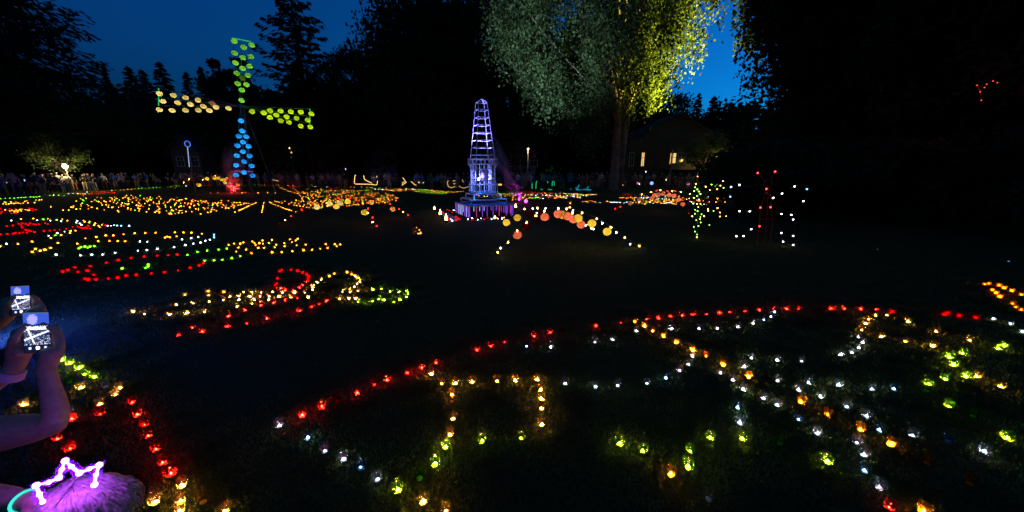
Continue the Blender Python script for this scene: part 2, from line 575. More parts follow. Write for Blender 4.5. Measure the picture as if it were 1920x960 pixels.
 (0,360,6,'far','r','1010,25 1035,22 1060,20 1085,20 1110,18 1135,15 1160,14 1185,12 1215,10 1240,12 1270,10 1290,12 1045,0 1090,-5 1140,-6 1170,-8'),
 (0,360,6,'far','y','880,22 905,20 935,22 960,24 990,20 1215,-13 1260,-15 1305,-17 1355,-23 1395,-25 1437,-29 1480,-33 1520,-36'),
 (0,360,6,'far','g','1560,-37 1595,-40 1635,-42 1680,-44 1720,-48 1765,-50 1800,-50 1845,-50 1885,-56'),
 (0,360,6,'far','y','575,170 712,208 775,207 860,195 915,158 995,155 905,75 970,73 1030,108 1065,90 1095,60 1105,105 1140,125 1175,105 1150,150 1240,105 1095,188 1225,150 1260,70 1290,58 1320,72 1385,70 1410,60 1425,40 1440,75 1470,90 1500,73 1550,77 1580,88 1445,105 1375,125 1365,145 1335,175 1260,178 1335,227 1440,145 1450,135 1475,190 1555,185 1575,130 1575,165 1620,75 1645,95 1660,112 1700,92 1725,115 1730,125 1765,70 1765,135 1790,105 1810,80 1840,130 1860,78 1885,120 1860,150 1910,105 1850,260 1910,250 1875,212'),
 (320,270,6,'far','y','10,620 40,625 75,605 70,640 100,640 125,630 150,665 180,620 50,680 105,705 160,665 235,640 230,665 270,690 215,718 280,640 310,650 340,640 370,645 320,690 390,660 400,640 430,695 480,685 500,665 520,680 530,695 540,660 570,660 600,690 630,690 650,640 675,660 700,685 620,720 720,700 750,690 780,660 830,665 10,750 315,745 490,740 590,735'),
 (320,270,6,'far','y','340,790 375,780 420,772 453,765 515,755 595,735 620,725 650,712 680,705 715,700 760,690 790,685 820,678 850,672 880,668 230,755 165,768 130,775 90,778 50,785 10,792'),
 (320,270,6,'far','y','960,663 935,675 912,685 880,700 860,708 835,720 815,732 795,740 775,750 725,770 1050,660 1045,675 1040,700 1038,715 1035,735 1028,755 1025,772 1110,655 1130,665 1155,678 1180,690 1210,700 1240,710 1265,720 1290,730 1310,738 1335,745 1360,755 1410,768'),
 (320,270,6,'far','y','1170,645 1195,652 1220,658 1255,665 1285,670 1330,678 1360,685 1390,690 1420,695 1455,702 1490,708 1530,715 1560,720 1600,722 1250,640 1285,645 1320,652 1360,660 1400,665 1440,675 1500,688 1545,690 1580,690 1410,635 1440,640 1470,650 1490,635'),
 (320,270,6,'far','y','1230,488 1250,498 1270,508 1295,518 1320,528 1345,535 1370,543 1395,550 1425,555 1385,498 1400,515 1420,530 1440,552 1550,502 1530,515 1510,525 1490,540 1475,552 1500,555 1530,548 1560,540 1590,533 1620,525 1650,518 1690,510'),
 (320,270,6,'far','y','450,550 530,550 805,550 840,548 985,550 1090,548 1180,548'),
 (320,270,6,'far','r','225,462 265,458 380,456 400,456 420,456 445,456 480,456 520,456 553,456 1330,485 1350,490 1370,478 1400,485 1420,490 1440,485 1455,470 1480,488 1520,488 1410,470 1780,500 1800,495 1830,495 1850,500 1870,490 1895,488 1900,505'),
 (320,270,6,'far','g','5,478 35,472 65,468 100,470 135,462 800,458 840,470 895,458 915,462 945,460 995,460 1575,470 1605,480 1700,480 1725,478 1765,478'),
 (320,270,6,'far','y','50,492 1030,462 1055,460 1085,462 1125,462 1165,462 1190,462 1215,462 1240,464 1270,464 1315,468 1380,468 1490,465'),
 (320,270,6,'far','w','170,460 590,456 625,458 680,460 700,463 1635,482 1750,485'),
 (640,270,6,'far','y','30,485 65,485 105,485 145,487 190,487 225,487 285,488 345,490 40,515 90,520 140,525 180,530'),
 (640,270,6,'far','g','325,490 350,495 380,500 410,495 450,498 490,495 530,498 575,490 590,515 640,508 690,512 870,512 910,515 940,515 985,518 910,552 950,552 985,550 1020,552'),
 (640,270,6,'far','w','380,510 420,508 460,512 520,515 560,520 600,512 665,515 735,505 800,508 830,510'),
 (640,270,6,'far','y','500,510 545,508 620,505 645,508 690,515 985,540 1010,530 1040,525 1060,535 1085,528 1100,545 1125,530 1150,540 1170,528 1190,545 1210,532 1240,540 1265,545 1290,540 1310,535 1065,548 1030,540 1350,535 1380,532 1430,548'),
 (640,270,6,'far','g','1060,558 1100,558 1140,558 1180,555'),
 (640,270,6,'far','w','1230,850 1250,868 1400,862 1425,850 1470,838 1535,855 1570,842 1690,848 1760,842 1265,750'),
 (640,270,6,'far','r','1290,860 1330,845 1330,865 1470,858 1495,842 1605,850 1645,835 1120,745 1145,775 1190,830 1205,840 1220,855 1190,742 1215,752 1245,772 1270,800 1290,820 1310,835'),
 (640,270,6,'far','y','1810,840 1830,832'),
 (640,270,6,'far','y','1760,560 1790,575 1820,568 1845,578 1870,570 1895,582 1750,580 1780,590 1840,590 1520,570 1560,565 1610,590 1650,575 1700,580 1550,585'),
 (640,270,6,'far','g','1770,555 1830,558 1890,555 1640,590 1690,595'),
 (960,270,6,'far','r','120,535 150,538 185,542 220,540 260,545 300,548 340,548 375,552 410,555 450,555 490,558 530,560 300,595 325,600 350,592 380,600 410,595 440,602 470,598 500,600 530,595 1235,570 1270,570 1310,570 1345,575'),
 (960,270,6,'far','w','5,560 40,565 80,568 110,570 150,568 190,572 230,575 265,575 310,572 345,578 380,580 420,575 460,580 500,585 540,580 580,588 620,582 660,585 700,590 740,575 800,580 840,585 880,580 910,572 990,660 1020,660 1045,650 1110,655 1125,662 1150,655 1180,660 1215,660 1260,665 1290,655 1480,610 1510,612 1530,605 1620,620 1650,615 1690,618 1720,625 1740,610 1770,620 1550,660 1590,668 1690,680 1710,672 1740,665 1770,660'),
 (960,270,6,'far','y','20,585 45,580 10,600 600,560 640,562 680,565 720,562 760,565 800,568 850,570 890,568 930,570 950,568 545,600 580,605 610,598 640,602 700,600 735,598 5,630 40,625 75,622 110,625 130,610 165,615 200,605'),
 (960,270,6,'far','g','115,600 150,605 190,610 225,612 260,610 285,602'),
 (960,270,6,'far','y','795,650 830,648 850,655 875,640 905,645 935,655 965,648 1070,645 1215,605 1240,608 1260,600 1285,612 1310,605 1335,600 1355,612 1380,610 1395,600 1420,610 1450,615 1350,575 1390,578 1430,570 1460,565 1490,580 1360,660 1395,658 1425,668 1460,655 1495,680 1510,640 1535,650 1560,640 1590,648 1620,640 1650,650 1680,645 1710,648 1740,640 1780,645 1805,638 1835,632 1640,628 1760,632 1800,668 1820,675 1845,685'),
 (1280,270,6,'far','y','20,620 45,622 80,648 130,655 160,635 190,640 230,640 265,610 290,575 300,600 330,610 270,640 300,655 325,655 350,650 385,610 410,618 440,632 460,620 475,655 400,650 430,640 375,655'),
 (1280,270,6,'far','w','265,630 285,600 310,605 345,610 365,635 390,630 420,605 450,612 120,675 240,678 265,680'),
 (1280,270,6,'far','g','295,580 425,592 200,682 215,690'),
]
cands = []
for ox, oy, s, where, colr, txt in CD:
    for p in txt.split():
        x, y = (float(q) for q in p.split(','))
        px, py = ox + x / s, oy + y / s
        py += 1.5 if where != 'far' else 0.3      # the bright spot sits a little above the base
        q = ground(px, max(py, 343.5))
        if where == 'far' and q.length > 62:
            q *= 62 / q.length
            q.z = 0
        cands.append((q.length, q, where, colr))
# the two densest amber fields, filled row by row between the marked glasses
def inside(x, y, poly):
    c = False
    for (x0, y0), (x1, y1) in zip(poly, poly[1:] + poly[:1]):
        if (y0 > y) != (y1 > y) and x < (x1 - x0) * (y - y0) / (y1 - y0) + x0:
            c = not c
    return c


rf_ = random.Random(5)
for poly, nn in (([(560, 364), (600, 356), (640, 354), (690, 357), (735, 364), (752, 374), (735, 380), (690, 383), (640, 388), (600, 391), (570, 384)], 260),
                 ([(150, 368), (250, 365), (330, 371), (470, 379), (440, 391), (320, 401), (230, 397), (130, 391)], 150), ([(700, 352), (760, 353), (840, 358), (800, 361), (720, 358)], 40),
                 ([(965, 362), (1060, 361), (1120, 365), (1090, 372), (1000, 374)], 70), ([(1165, 370), (1260, 366), (1350, 374), (1330, 381), (1200, 383)], 80)):
    got = []
    tries = 0
    while len(got) < nn and tries < 9000:
        tries += 1
        x, y = rf_.uniform(min(p[0] for p in poly), max(p[0] for p in poly)), rf_.uniform(min(p[1] for p in poly), max(p[1] for p in poly))
        if inside(x, y, poly) and all(abs(x - u) > 3.6 or abs(y - v) > 1.3 for u, v in got):
            got.append((x, y))
            q = ground(x, y)
            cands.append((q.length, q, 'far', rf_.choice('yyyyyyyyaag' if x < 760 else 'yyyarwwg')))
# keep glasses that fell onto one another apart
cands.sort(key=lambda c: c[0])
kept = []
for c in cands:
    if all((c[1] - k[1]).length > 0.068 for k in kept if abs(k[0] - c[0]) < 0.1):
        kept.append(c)
cands = kept
near = [c for c in cands if c[2] != 'far'][:300]
nearset = set(id(c) for c in near)
rest = [c for c in cands if id(c) not in nearset]


def glass_profile(shape):
    if shape == 0:      # tapered cup
        return [(0.004, 0.0), (0.024, 0.0), (0.0255, 0.004), (0.0275, 0.024), (0.0305, 0.048), (0.0330, 0.066), (0.0338, 0.068), (0.0325, 0.0685), (0.0315, 0.066)]
    return [(0.004, 0.0), (0.022, 0.0), (0.0275, 0.006), (0.0325, 0.022), (0.0345, 0.040), (0.0335, 0.058), (0.0318, 0.071), (0.0322, 0.073), (0.0308, 0.0735), (0.0303, 0.071)]


UNLIT_GL = {k: m_glass('empty_' + nm.replace(' ', '_') + '_glass', c_, c_, 0.02) for k, nm, c_ in (('r', 'red', (0.6, 0.01, 0.01)), ('y', 'amber', (0.95, 0.7, 0.25)), ('a', 'orange', (0.9, 0.45, 0.06)), ('w', 'clear', (0.9, 0.94, 0.97)), ('b', 'blue', (0.3, 0.6, 0.9)), ('g', 'green', (0.3, 0.8, 0.08)))}  # same glass as the lit cups; dimness put into its lower scatter
glass_me = {}
for k, (nm, mt) in GL.items():
    for sh in (0, 1):
        b = MB()
        b.lathe(glass_profile(sh), 18)
        glass_me[k, sh] = b.mesh('glass_' + nm.replace(' ', '_'), [mt], True)
        glass_me[k.upper(), sh] = b.mesh('empty_glass_' + nm.replace(' ', '_'), [UNLIT_GL[k]], True)
b = MB()
b.lathe([(0.0005, 0.0015), (0.0185, 0.0015), (0.0190, 0.011), (0.017, 0.0125), (0.0005, 0.0115)], 14)
wax_me = b.mesh('wax', [M['wax']], True)


def flame_mesh(mat, k=1.0):
    b = MB()
    b.lathe([(0.0003, 0.0140), (0.0046 * k, 0.0185), (0.0028 * k, 0.0235), (0.0002, 0.0275)], 5)
    return b.mesh('flame', [mat], True)


flame_me = {'y': flame_mesh(M['flame']), 'w': flame_mesh(M['flame_cool'])}

# how a glass is told from its neighbours: its figure, and its count from a thing one can find
WH = {
 'in the long curving line of red glasses round the big mosaic': ('in the long red line', 'its clear glass end', (524, 800)),
 'in a gap of the long curving red line': ('amid the long red line', 'its clear glass end', (524, 800)),
 'in the bent row leading from the red line to the amber corner glasses': ('in the bent clear row', 'the red line', (560, 780)),
 'at the end of the bent clear row': ('ending the bent clear row', 'the red line', (560, 780)),
 'in the amber gateway figure inside the red line': ('in the amber gateway figure', 'the red line', (795, 690)),
 'at the foot of the amber gateway figure': ('at the gateway figure foot', 'the bent clear row', (750, 910)),
 'in the shallow row just inside the red line': ('just inside the red line', 'the amber gateway', (900, 712)),
 'in the sagging row between the amber gateway and the amber diagonal': ('in the sagging clear row', 'the amber gateway', (1010, 720)),
 'in the amber diagonal running down from the red line': ('in the orange diagonal', 'the red line', (1180, 600)),
 'past the end of the amber diagonal': ('past the orange diagonal', 'its last glass', (1668, 830)),
 'in the double clear row along the amber diagonal': ('along the orange diagonal', 'the red line', (1180, 600)),
 'in the level row across the middle of the big mosaic': ('in the level clear row', 'the orange diagonal', (1350, 680)),
 'in the short arm under the amber loop': ('under the amber loop', 'the loop', (1615, 620)),
 'in the green V below the clear sagging row': ('in the green V figure', 'the amber gateway', (1015, 790)),
 'in the amber loop touching the red line': ('in the amber loop', 'the red line', (1672, 585)),
 'in the two amber rows fanning out of the loop': ('in the rows fanning from the loop', 'the loop', (1640, 610)),
 'in the green cluster beyond the amber rows': ('in the green cluster', 'the amber rows', (1748, 650)),
 'next to the green cluster': ('next to the green cluster', 'the amber loop', (1640, 610)),
 'alone past the green cluster': ('past the green cluster', 'the cluster', (1740, 720)),
 'continuing the end of the red line': ('continuing the red line', 'the last red glass', (1829, 596)),
 'in the narrow amber hairpin beyond the red line': ('in the orange hairpin', 'its bend', (1846, 533)),
 'in the green row by the onlookers': ('in the green row by the onlookers', 'the raised phones', (95, 660)),
 'in the clear bunch by the onlookers': ('in the clear bunch by the onlookers', 'the red bend', (250, 757)),
 'in the red bend by the onlookers': ('in the red bend by the onlookers', 'the glowing headband', (150, 890)),
 'below the red bend by the onlookers': ('below the red bend', 'the glowing headband', (150, 890)),
 'in the small ring of red glasses': ('in the small red ring', 'the amber ring', (640, 530)),
 'in the amber ring beside the small red ring': ('in the amber ring', 'the small red ring', (545, 525)),
 'in the amber rows under the two rings': ('in the rows under the rings', 'the small red ring', (545, 525)),
 'in the green oval joined to the amber rows': ('in the green oval', 'the amber ring', (640, 530)),
 'in the two red rows under the amber rows': ('in the red rows', 'the green oval', (730, 555)),
}


def ordinal(i):
    return '%d%s' % (i, 'th' if 10 <= i % 100 <= 20 else {1: 'st', 2: 'nd', 3: 'rd'}.get(i % 10, 'th'))


LAB = {}
sets = {}
for c in near:
    sets.setdefault((c[2], c[3]), []).append(c)
for (where, colr), lst in sets.items():
    base = ('lit ' if colr.islower() else 'unlit ') + GL[colr.lower()][0] + ' glass candle '
    sh_ = WH.get(where)
    if len(lst) == 1 or sh_ is None:
        for c in lst:
            LAB[id(c)] = base + (sh_[0] if sh_ else where)
    else:
        ap = ground(*sh_[2])
        for i, c in enumerate(sorted(lst, key=lambda c: (c[1] - ap).length)):
            LAB[id(c)] = base + sh_[0] + ', ' + ordinal(i + 1) + ' from ' + sh_[1]

rnd = random.Random(3)
for cc in near:
    d, q, where, c = cc
    lit = c.islower()
    k = c.lower()
    nm = GL[k][0]
    t = thing('votive_candle', LAB[id(cc)], 'candle', q, 0, ('burning ' if lit else 'dark ') + nm + ' candles ' + where)
    t.rotation_euler = (rnd.gauss(0, 0.05), rnd.gauss(0, 0.05), rnd.uniform(0, 6.28))
    sh = 0 if k in 'ya' else (1 if k in 'gw' else rnd.choice((0, 1)))
    s = rnd.uniform(0.79, 0.94)
    t.scale = (s, s, s * rnd.uniform(0.95, 1.08))
    t.location.z = 0.006
    link('glass', glass_me[c, sh], t)
    link('wax', wax_me, t)
    if lit:
        f = link('flame', flame_me['w' if k in 'wb' else 'y'], t)
        e = rnd.choice((0.55, 0.75, 0.9, 1.0, 1.1, 1.25))
        f.scale = (e, e, e * rnd.uniform(0.8, 1.15))
        f.location.z = 0.013 * (1 - f.scale[2])

# far candles: too many and too small to pick apart one by one
FARC = {'r': (1.0, 0.05, 0.04), 'y': (1.0, 0.44, 0.07), 'a': (1.0, 0.34, 0.04), 'w': (0.8, 0.9, 1.0), 'b': (0.3, 0.65, 1.0), 'g': (0.40, 1.0, 0.12)}
fm = [GL[k][1] for k in 'ryawbg'] + [m_emit('distant_' + k + '_candle_glow', FARC[k], 26) for k in 'ryawbg']
fb = MB()
for d, q, where, c in rest:
    if not c.islower():
        continue
    k = c.lower()
    ks = rnd.uniform(0.8, 1.05)
    if rnd.random() < 0.08:
        continue
    fb.lathe([(0.024 * ks, 0.004), (0.030 * ks, 0.035 * ks), (0.033 * ks, 0.070 * ks)], 7, q, 'ryawbg'.index(k))
    e = ks * rnd.uniform(0.5, 1.05) 
    fb.lathe([(0.001, 0.010), (0.015 * e, 0.014), (0.016 * e, 0.014 + 0.018 * e), (0.001, 0.014 + 0.030 * e)], 6, q, 6 + 'ryawbg'.index(k))
far = link('distant_candles', fb.mesh('distant_candles', fm))
far['kind'] = 'stuff'
tag(far, 'sea of small coloured candle lights in patterns across the far lawn', 'candles')

# ------------------------------------------------------------------ grass: denser round the glasses where it is lit
pts = np.array([[c[1].x, c[1].y] for c in cands if c[0] < 11])
gx, gy, gl = [], [], []
for (x, y) in pts:
    d = math.hypot(x, y)
    n = int(520 * min(1.0, 3.4 / d) ** 0.8)
    rr = 0.52 * np.sqrt(RNG.random(n))
    an = RNG.random(n) * 6.283
    gx.append(x + rr * np.cos(an))
    gy.append(y + rr * np.sin(an))
n = 70000
yy = 0.6 + 9.0 * RNG.random(n) ** 1.3
gx.append((RNG.random(n) * 2 - 1) * (1.6 + yy * 1.55))
gy.append(yy)
gx = np.concatenate(gx)
gy = np.concatenate(gy)
# keep blades out of the glasses
keep = np.ones(len(gx), bool)
for (x, y) in pts:
    keep &= ((gx - x) ** 2 + (gy - y) ** 2) > 0.036 ** 2
gx, gy = gx[keep], gy[keep]
n = len(gx)
dist = np.hypot(gx, gy)
hh = RNG.uniform(0.012, 0.036, n)
ww = RNG.uniform(0.0013, 0.0026, n) * np.clip(dist / 2.8, 1, 3)
az = RNG.random(n) * 6.283
lean = RNG.uniform(0.15, 0.95, n)
px_, py_ = np.cos(az), np.sin(az)
base = np.stack([gx, gy, np.full(n, -0.002)], 1)
side = np.stack([-py_, px_, np.zeros(n)], 1) * ww[:, None]
dirv = np.stack([px_, py_, np.zeros(n)], 1)
up = np.array([0, 0, 1.0])
mid = base + dirv * (hh * lean * 0.35)[:, None] + up * (hh * 0.62)[:, None]
tip = base + dirv * (hh * lean * 1.1)[:, None] + up * (hh * (1.0 - 0.35 * lean))[:, None]
V = np.stack([base - side, base + side, mid + side * 0.7, mid - side * 0.7, tip], 1).reshape(-1, 3)
i0 = np.arange(n) * 5
F = np.concatenate([np.stack([i0, i0 + 1, i0 + 2], 1), np.stack([i0, i0 + 2, i0 + 3], 1), np.stack([i0 + 3, i0 + 2, i0 + 4], 1)])
grass = link('grass', np_mesh('grass', V, F, [M['blade']]))
grass['kind'] = 'stuff'
tag(grass, 'short lawn grass lit by the candles standing in it', 'grass')


# ------------------------------------------------------------------ paper lanterns
def paper(name, col, strength):
    """thin paper that glows with the bulb hanging inside it"""
    m, n, l = new_mat(name)
    t = n.new('ShaderNodeBsdfTranslucent')
    t.inputs[0].default_value = tuple(col) + (1,)
    d = n.new('ShaderNodeBsdfDiffuse')
    d.inputs[0].default_value = tuple(col) + (1,)
    x = n.new('ShaderNodeMixShader')
    x.inputs[0].default_value = 0.2
    l.new(t.outputs[0], x.inputs[1])
    l.new(d.outputs[0], x.inputs[2])
    mat_out(n, l, x.outputs[0])
    PSTR[name] = strength
    return m


PSTR = {}
PAPER = {
    'yellow': paper('yellow_lantern_paper', (1.0, 0.62, 0.045), 0.95),
    'coral': paper('coral_lantern_paper', (1.0, 0.20, 0.085), 0.98),
    'peach': paper('peach_lantern_paper', (1.0, 0.78, 0.20), 0.88),
    'orange': paper('orange_lantern_paper', (1.0, 0.42, 0.10), 0.85),
    'green': paper('green_lantern_paper', (0.30, 0.85, 0.06), 0.62),
    'lime': paper('lime_lantern_paper', (0.62, 0.92, 0.01), 0.80),
    'blue': paper('blue_lantern_paper', (0.02, 0.40, 1.0), 0.92),
    'pink': paper('pink_lantern_paper', (0.9, 0.25, 0.5), 0.5),
    'dim green': paper('dim_green_lantern_paper', (0.20, 0.42, 0.04), 0.28),
    'dim peach': paper('dim_peach_lantern_paper', (0.75, 0.33, 0.16), 0.35),
    'dark red': m_leaf('dark_red_lantern_paper', (0.22, 0.012, 0.01), 0.5, 0.1, 5),
    'dull amber': m_leaf('dull_amber_lantern_paper', (0.28, 0.14, 0.05), 0.5, 0.1, 5),
}
LANT = {}
LBULB = {}
for k, m in PAPER.items():
    b = MB()
    prof = []
    nv = 22
    for i in range(nv + 1):
        a = math.pi * (0.06 + 0.88 * i / nv)
        rr = 0.5 * math.sin(a) * (1.0 if i % 2 else 0.975)
        prof.append((rr, -0.46 * math.cos(a)))
    b.lathe(prof, 18)
    sh = b.mesh('lantern_shade_' + k.replace(' ', '_'), [m], True)
    LANT[k] = sh
    if m.name in PSTR:
        b = MB()
        b.sphere((0, 0, -0.06), 0.11, 8, 5)
        b.tube([(0, 0, 0.05), (0, 0, 0.46)], 0.01, 4, 1)
        LBULB[k] = b.mesh('lantern_bulb_' + k.replace(' ', '_'), [m_emit('lantern_bulb', (1.0, 0.97, 0.92), 21.0 * PSTR[m.name]), M['wire']], True)
b = MB()
b.tube([(0.1 * math.cos(a), 0.1 * math.sin(a), 0.455) for a in [i * math.pi / 5 for i in range(10)]], 0.012, 5, closed=True)
b.tube([(-0.1, 0, 0.455), (0, 0, 0.56), (0.1, 0, 0.455)], 0.008, 4)
CAP = b.mesh('lantern_ring', [M['wire']])


def lantern(loc, dia, k, label, group, sq=1.0):
    t = thing('paper_lantern', label, 'lantern', loc, random.uniform(0, 6.28), group)
    t.scale = (dia, dia, dia * sq)
    link('paper_shade', LANT[k], t)
    link('hanging_ring', CAP, t)
    if k in LBULB:
        link('bulb', LBULB[k], t, (0, 0, random.uniform(-0.05, 0.06)), None, (random.uniform(0.86, 1.1),) * 3)
    return t


BULB = {}
for k, col, st in (('amber', (1.0, 0.50, 0.10), 13), ('green', (0.35, 1.0, 0.10), 9), ('red', (1.0, 0.03, 0.03), 16), ('white', (0.85, 0.93, 1.0), 11), ('blue', (0.1, 0.45, 1.0), 10)):
    BULB[k] = m_emit(k + '_light_bulb', col, st)


# ------------------------------------------------------------------ lattice obelisk tower on a platform
TB = (-1.31, 15.75, 0)
tw = thing('obelisk_tower', 'white lattice obelisk tower glowing violet on a square platform', 'tower', TB, R(24))


def ring_bars(name, s, z, th, mat='white_wood', parent=tw, cross=True):
    """four bars round a square of side s at height z, one part"""
    b = MB()
    h = s / 2
    b.box((0, -h, z), (s + th, th, th))
    b.box((0, h, z), (s + th, th, th))
    b.box((-h, 0, z), (th, s - th, th))
    b.box((h, 0, z), (th, s - th, th))
    return link(name, b.mesh(name, [M[mat]]), parent)


def bar(name, a, c, th, parent=tw, mat='white_wood'):
    b = MB()
    b.tube([a, c], th / 2 * 1.25, 4)
    return link(name, b.mesh(name, [M[mat]]), parent)


SG = [(-1, -1), (1, -1), (1, 1), (-1, 1)]
# platform with skirt lights
b = MB()
b.box((0, 0, 0.49), (2.05, 2.05, 0.06))
link('platform_deck', b.mesh('platform_deck', [M['blue_panel']]), tw)
ring_bars('platform_rim', 2.07, 0.49, 0.035)
for k in range(4):
    pm = ['violet_strip', 'pink_strip', 'white_strip']
STRIP = {'violet': m_emit('violet_light_strip', (0.27, 0.06, 1.0), 1.2), 'pink': m_emit('pink_light_strip', (0.9, 0.05, 0.42), 1.0), 'pale': m_emit('pale_blue_light_strip', (0.40, 0.46, 1.0), 1.3)}
for side_ in range(4):
    m4 = Matrix.Rotation(side_ * math.pi / 2, 3, 'Z')
    seq = ['violet', 'pink', 'violet', 'violet', 'violet', 'pink', 'violet', 'violet'] if side_ in (0, 1) else ['violet', 'violet', 'pale', 'pale', 'pale', 'violet', 'pale', 'violet']
    for i in range(8):
        u = -0.98 + 1.96 * (i + 0.5 * (i > 0) * (random.random() - 0.5)) / 7.0
        a = m4 @ Vector((u, -1.045, 0.03))
        c = m4 @ Vector((u + random.uniform(-0.01, 0.01), -1.045, 0.46))
        b = MB()
        b.tube([a, c], 0.010 if seq[i] != 'pale' else 0.014, 5)
        link('skirt_light_strip', b.mesh('skirt_light_strip', [STRIP[seq[i]]]), tw)
for (sx, sy) in SG:
    bar('platform_leg', (sx * 0.99, sy * 0.99, 0), (sx * 0.99, sy * 0.99, 0.46), 0.06)
# stepped plinth
for s_, z0, z1 in ((1.62, 0.53, 0.72), (1.26, 0.72, 0.93)):
    ring_bars('plinth_rail', s_, z1, 0.028)
    ring_bars('plinth_rail', s_, z0 + 0.012, 0.022)
    for (sx, sy) in SG:
        bar('plinth_post', (sx * s_ / 2, sy * s_ / 2, z0), (sx * s_ / 2, sy * s_ / 2, z1), 0.026)
b = MB()
b.box((0, 0, 0.955), (1.0, 1.0, 0.03))
link('plinth_deck', b.mesh('plinth_deck', [M['blue_panel']]), tw)


def cage(s0, z0, s1, z1, n, th, name='cage_bar'):
    for side_ in range(4):
        m4 = Matrix.Rotation(side_ * math.pi / 2, 3, 'Z')
        for i in range(n):
            u = -0.5 + (i + 0.5 * (n == 1)) / max(1, n)
            bar(name, m4 @ Vector((u * s0, -s0 / 2, z0)), m4 @ Vector((u * s1, -s1 / 2, z1)), th)


ring_bars('cage_rail', 1.0, 1.02, 0.03)
cage(1.0, 1.02, 1.0, 1.33, 4, 0.022)
ring_bars('cage_rail', 1.0, 1.34, 0.03)
cage(1.0, 1.34, 0.84, 1.50, 1, 0.022, 'corner_brace')
for (sx, sy) in SG:
    bar('corner_brace', (sx * 0.5, sy * 0.5, 1.34), (sx * 0.42, sy * 0.42, 1.50), 0.026)
    bar('plinth_post', (sx * 0.40, sy * 0.40, 0.95), (sx * 0.40, sy * 0.40, 1.02), 0.028)
cage(0.84, 0.97, 0.84, 2.22, 4, 0.020)
for (sx, sy) in SG:
    bar('corner_post', (sx * 0.42, sy * 0.42, 0.97), (sx * 0.42, sy * 0.42, 2.22), 0.034)
ring_bars('cage_rail', 0.84, 1.62, 0.02)
ring_bars('cage_rail', 0.84, 2.02, 0.02)
for (sx, sy) in SG:
    bar('balcony_bracket', (sx * 0.42, sy * 0.42, 2.06), (sx * 0.51, sy * 0.51, 2.24), 0.03)
ring_bars('balcony_rail', 1.02, 2.24, 0.045)
cage(1.02, 2.24, 1.02, 2.44, 5, 0.020, 'baluster')
ring_bars('balcony_rail', 1.02, 2.45, 0.055)
# shaft
for (sx, sy) in SG:
    bar('shaft_post', (sx * 0.43, sy * 0.43, 2.45), (sx * 0.19, sy * 0.19, 4.78), 0.029)
for i in range(8):
    z = 2.62 + (4.78 - 2.62) * i / 7
    s_ = 0.86 + (0.38 - 0.86) * (z - 2.45) / (4.78 - 2.45)
    ring_bars('shaft_rung', s_, z, 0.024)
for (sx, sy) in SG:
    bar('apex_bar', (sx * 0.19, sy * 0.19, 4.78), (0, 0, 4.92), 0.026)
# lamps and the pink drum inside the cage
b = MB()
b.lathe([(0.0005, 1.50), (0.17, 1.50), (0.17, 2.0), (0.0005, 2.0)], 20)
link('pink_drum', b.mesh('pink_drum', [m_paint('pink_card', (0.62, 0.38, 0.55), 0.7, 0.08, 8)], True), tw, (0.04, -0.12, 0))
LW = m_emit('white_lamp_lens', (1.0, 0.85, 1.0), 3.5)
for i, (x, y, z) in enumerate(((-0.30, -0.25, 1.56), (0.33, 0.05, 1.58), (-0.1, 0.3, 1.5))):
    b = MB()
    b.box((0, 0, -0.05), (0.09, 0.09, 0.05), 1)
    b.lathe([(0.0005, -0.025), (0.042, -0.02), (0.045, 0.02), (0.0005, 0.035)], 10)
    link('flood_lamp', b.mesh('flood_lamp', [LW, M['plastic_black']]), tw, (x, y, z))
    lamp('flood_light', 'POINT', tw, (x * 0.9, y * 0.9, z + 0.14), (0.20, 0.24, 1.0), 22, 0.05)
for (x, y) in ((-0.2, 0.0), (0.2, 0.05)):
    lamp('added_shaft_light', 'SPOT', tw, (x, y, 2.30), (0.22, 0.20, 1.0), 800, 0.04, (x * 0.2, y * 0.2, 4.8), 62, 0.6)  # unseen spots added to light the shaft bars from below
lamp('added_deck_light', 'POINT', tw, (-0.2, -0.2, 1.08), (0.03, 0.22, 1.0), 9, 0.05)  # unseen lights added to turn the plinth and deck blue
lamp('added_deck_light', 'POINT', tw, (-0.75, -0.75, 0.80), (0.03, 0.25, 1.0), 6, 0.05)
lamp('added_deck_light', 'POINT', tw, (0.7, -0.7, 0.80), (0.02, 0.22, 1.0), 4, 0.05)

# ------------------------------------------------------------------ windmill hung with lanterns
WY = 30.5


def wp(cx, cy, y=WY):
    return at_y(270 + cx / 3.2, 50 + cy / 3.2, y)


wm = thing('windmill', 'tall windmill frame with four long sails edged by green light bars', 'windmill')
hub = wp(580, 478)
wbase = ground(466, 363)
b = MB()
b.tube([wbase + Vector((0, 0.35, 0)), hub + Vector((0, 0.35, 0))], [0.11, 0.08], 8)
link('pole', b.mesh('pole', [M['grey_metal']], True), wm)
for dx in (-1.6, 1.6):
    b = MB()
    b.tube([wbase + Vector((dx, 1.2, 0)), hub + Vector((dx * 0.08, 0.42, -1.0))], 0.03, 5)
    link('stay', b.mesh('stay', [M['grey_metal']]), wm)
b = MB()
b.tube([hub + Vector((0, 0.5, 0)), hub + Vector((0, -0.12, 0))], 0.16, 10)
link('hub', b.mesh('hub', [M['grey_metal']]), wm)
SAILF = {'green': m_paint('green_sail_bar', (0.12, 0.36, 0.10), 0.5), 'peach': M['grey_metal'], 'lime': m_paint('green_sail_bar_2', (0.12, 0.36, 0.10), 0.5), 'blue': M['grey_metal']}
GREENBAR = m_emit('green_light_bar', (0.05, 1.0, 0.18), 0.55)
PURPBAR = m_emit('purple_light_bar', (0.5, 0.1, 0.9), 0.55)
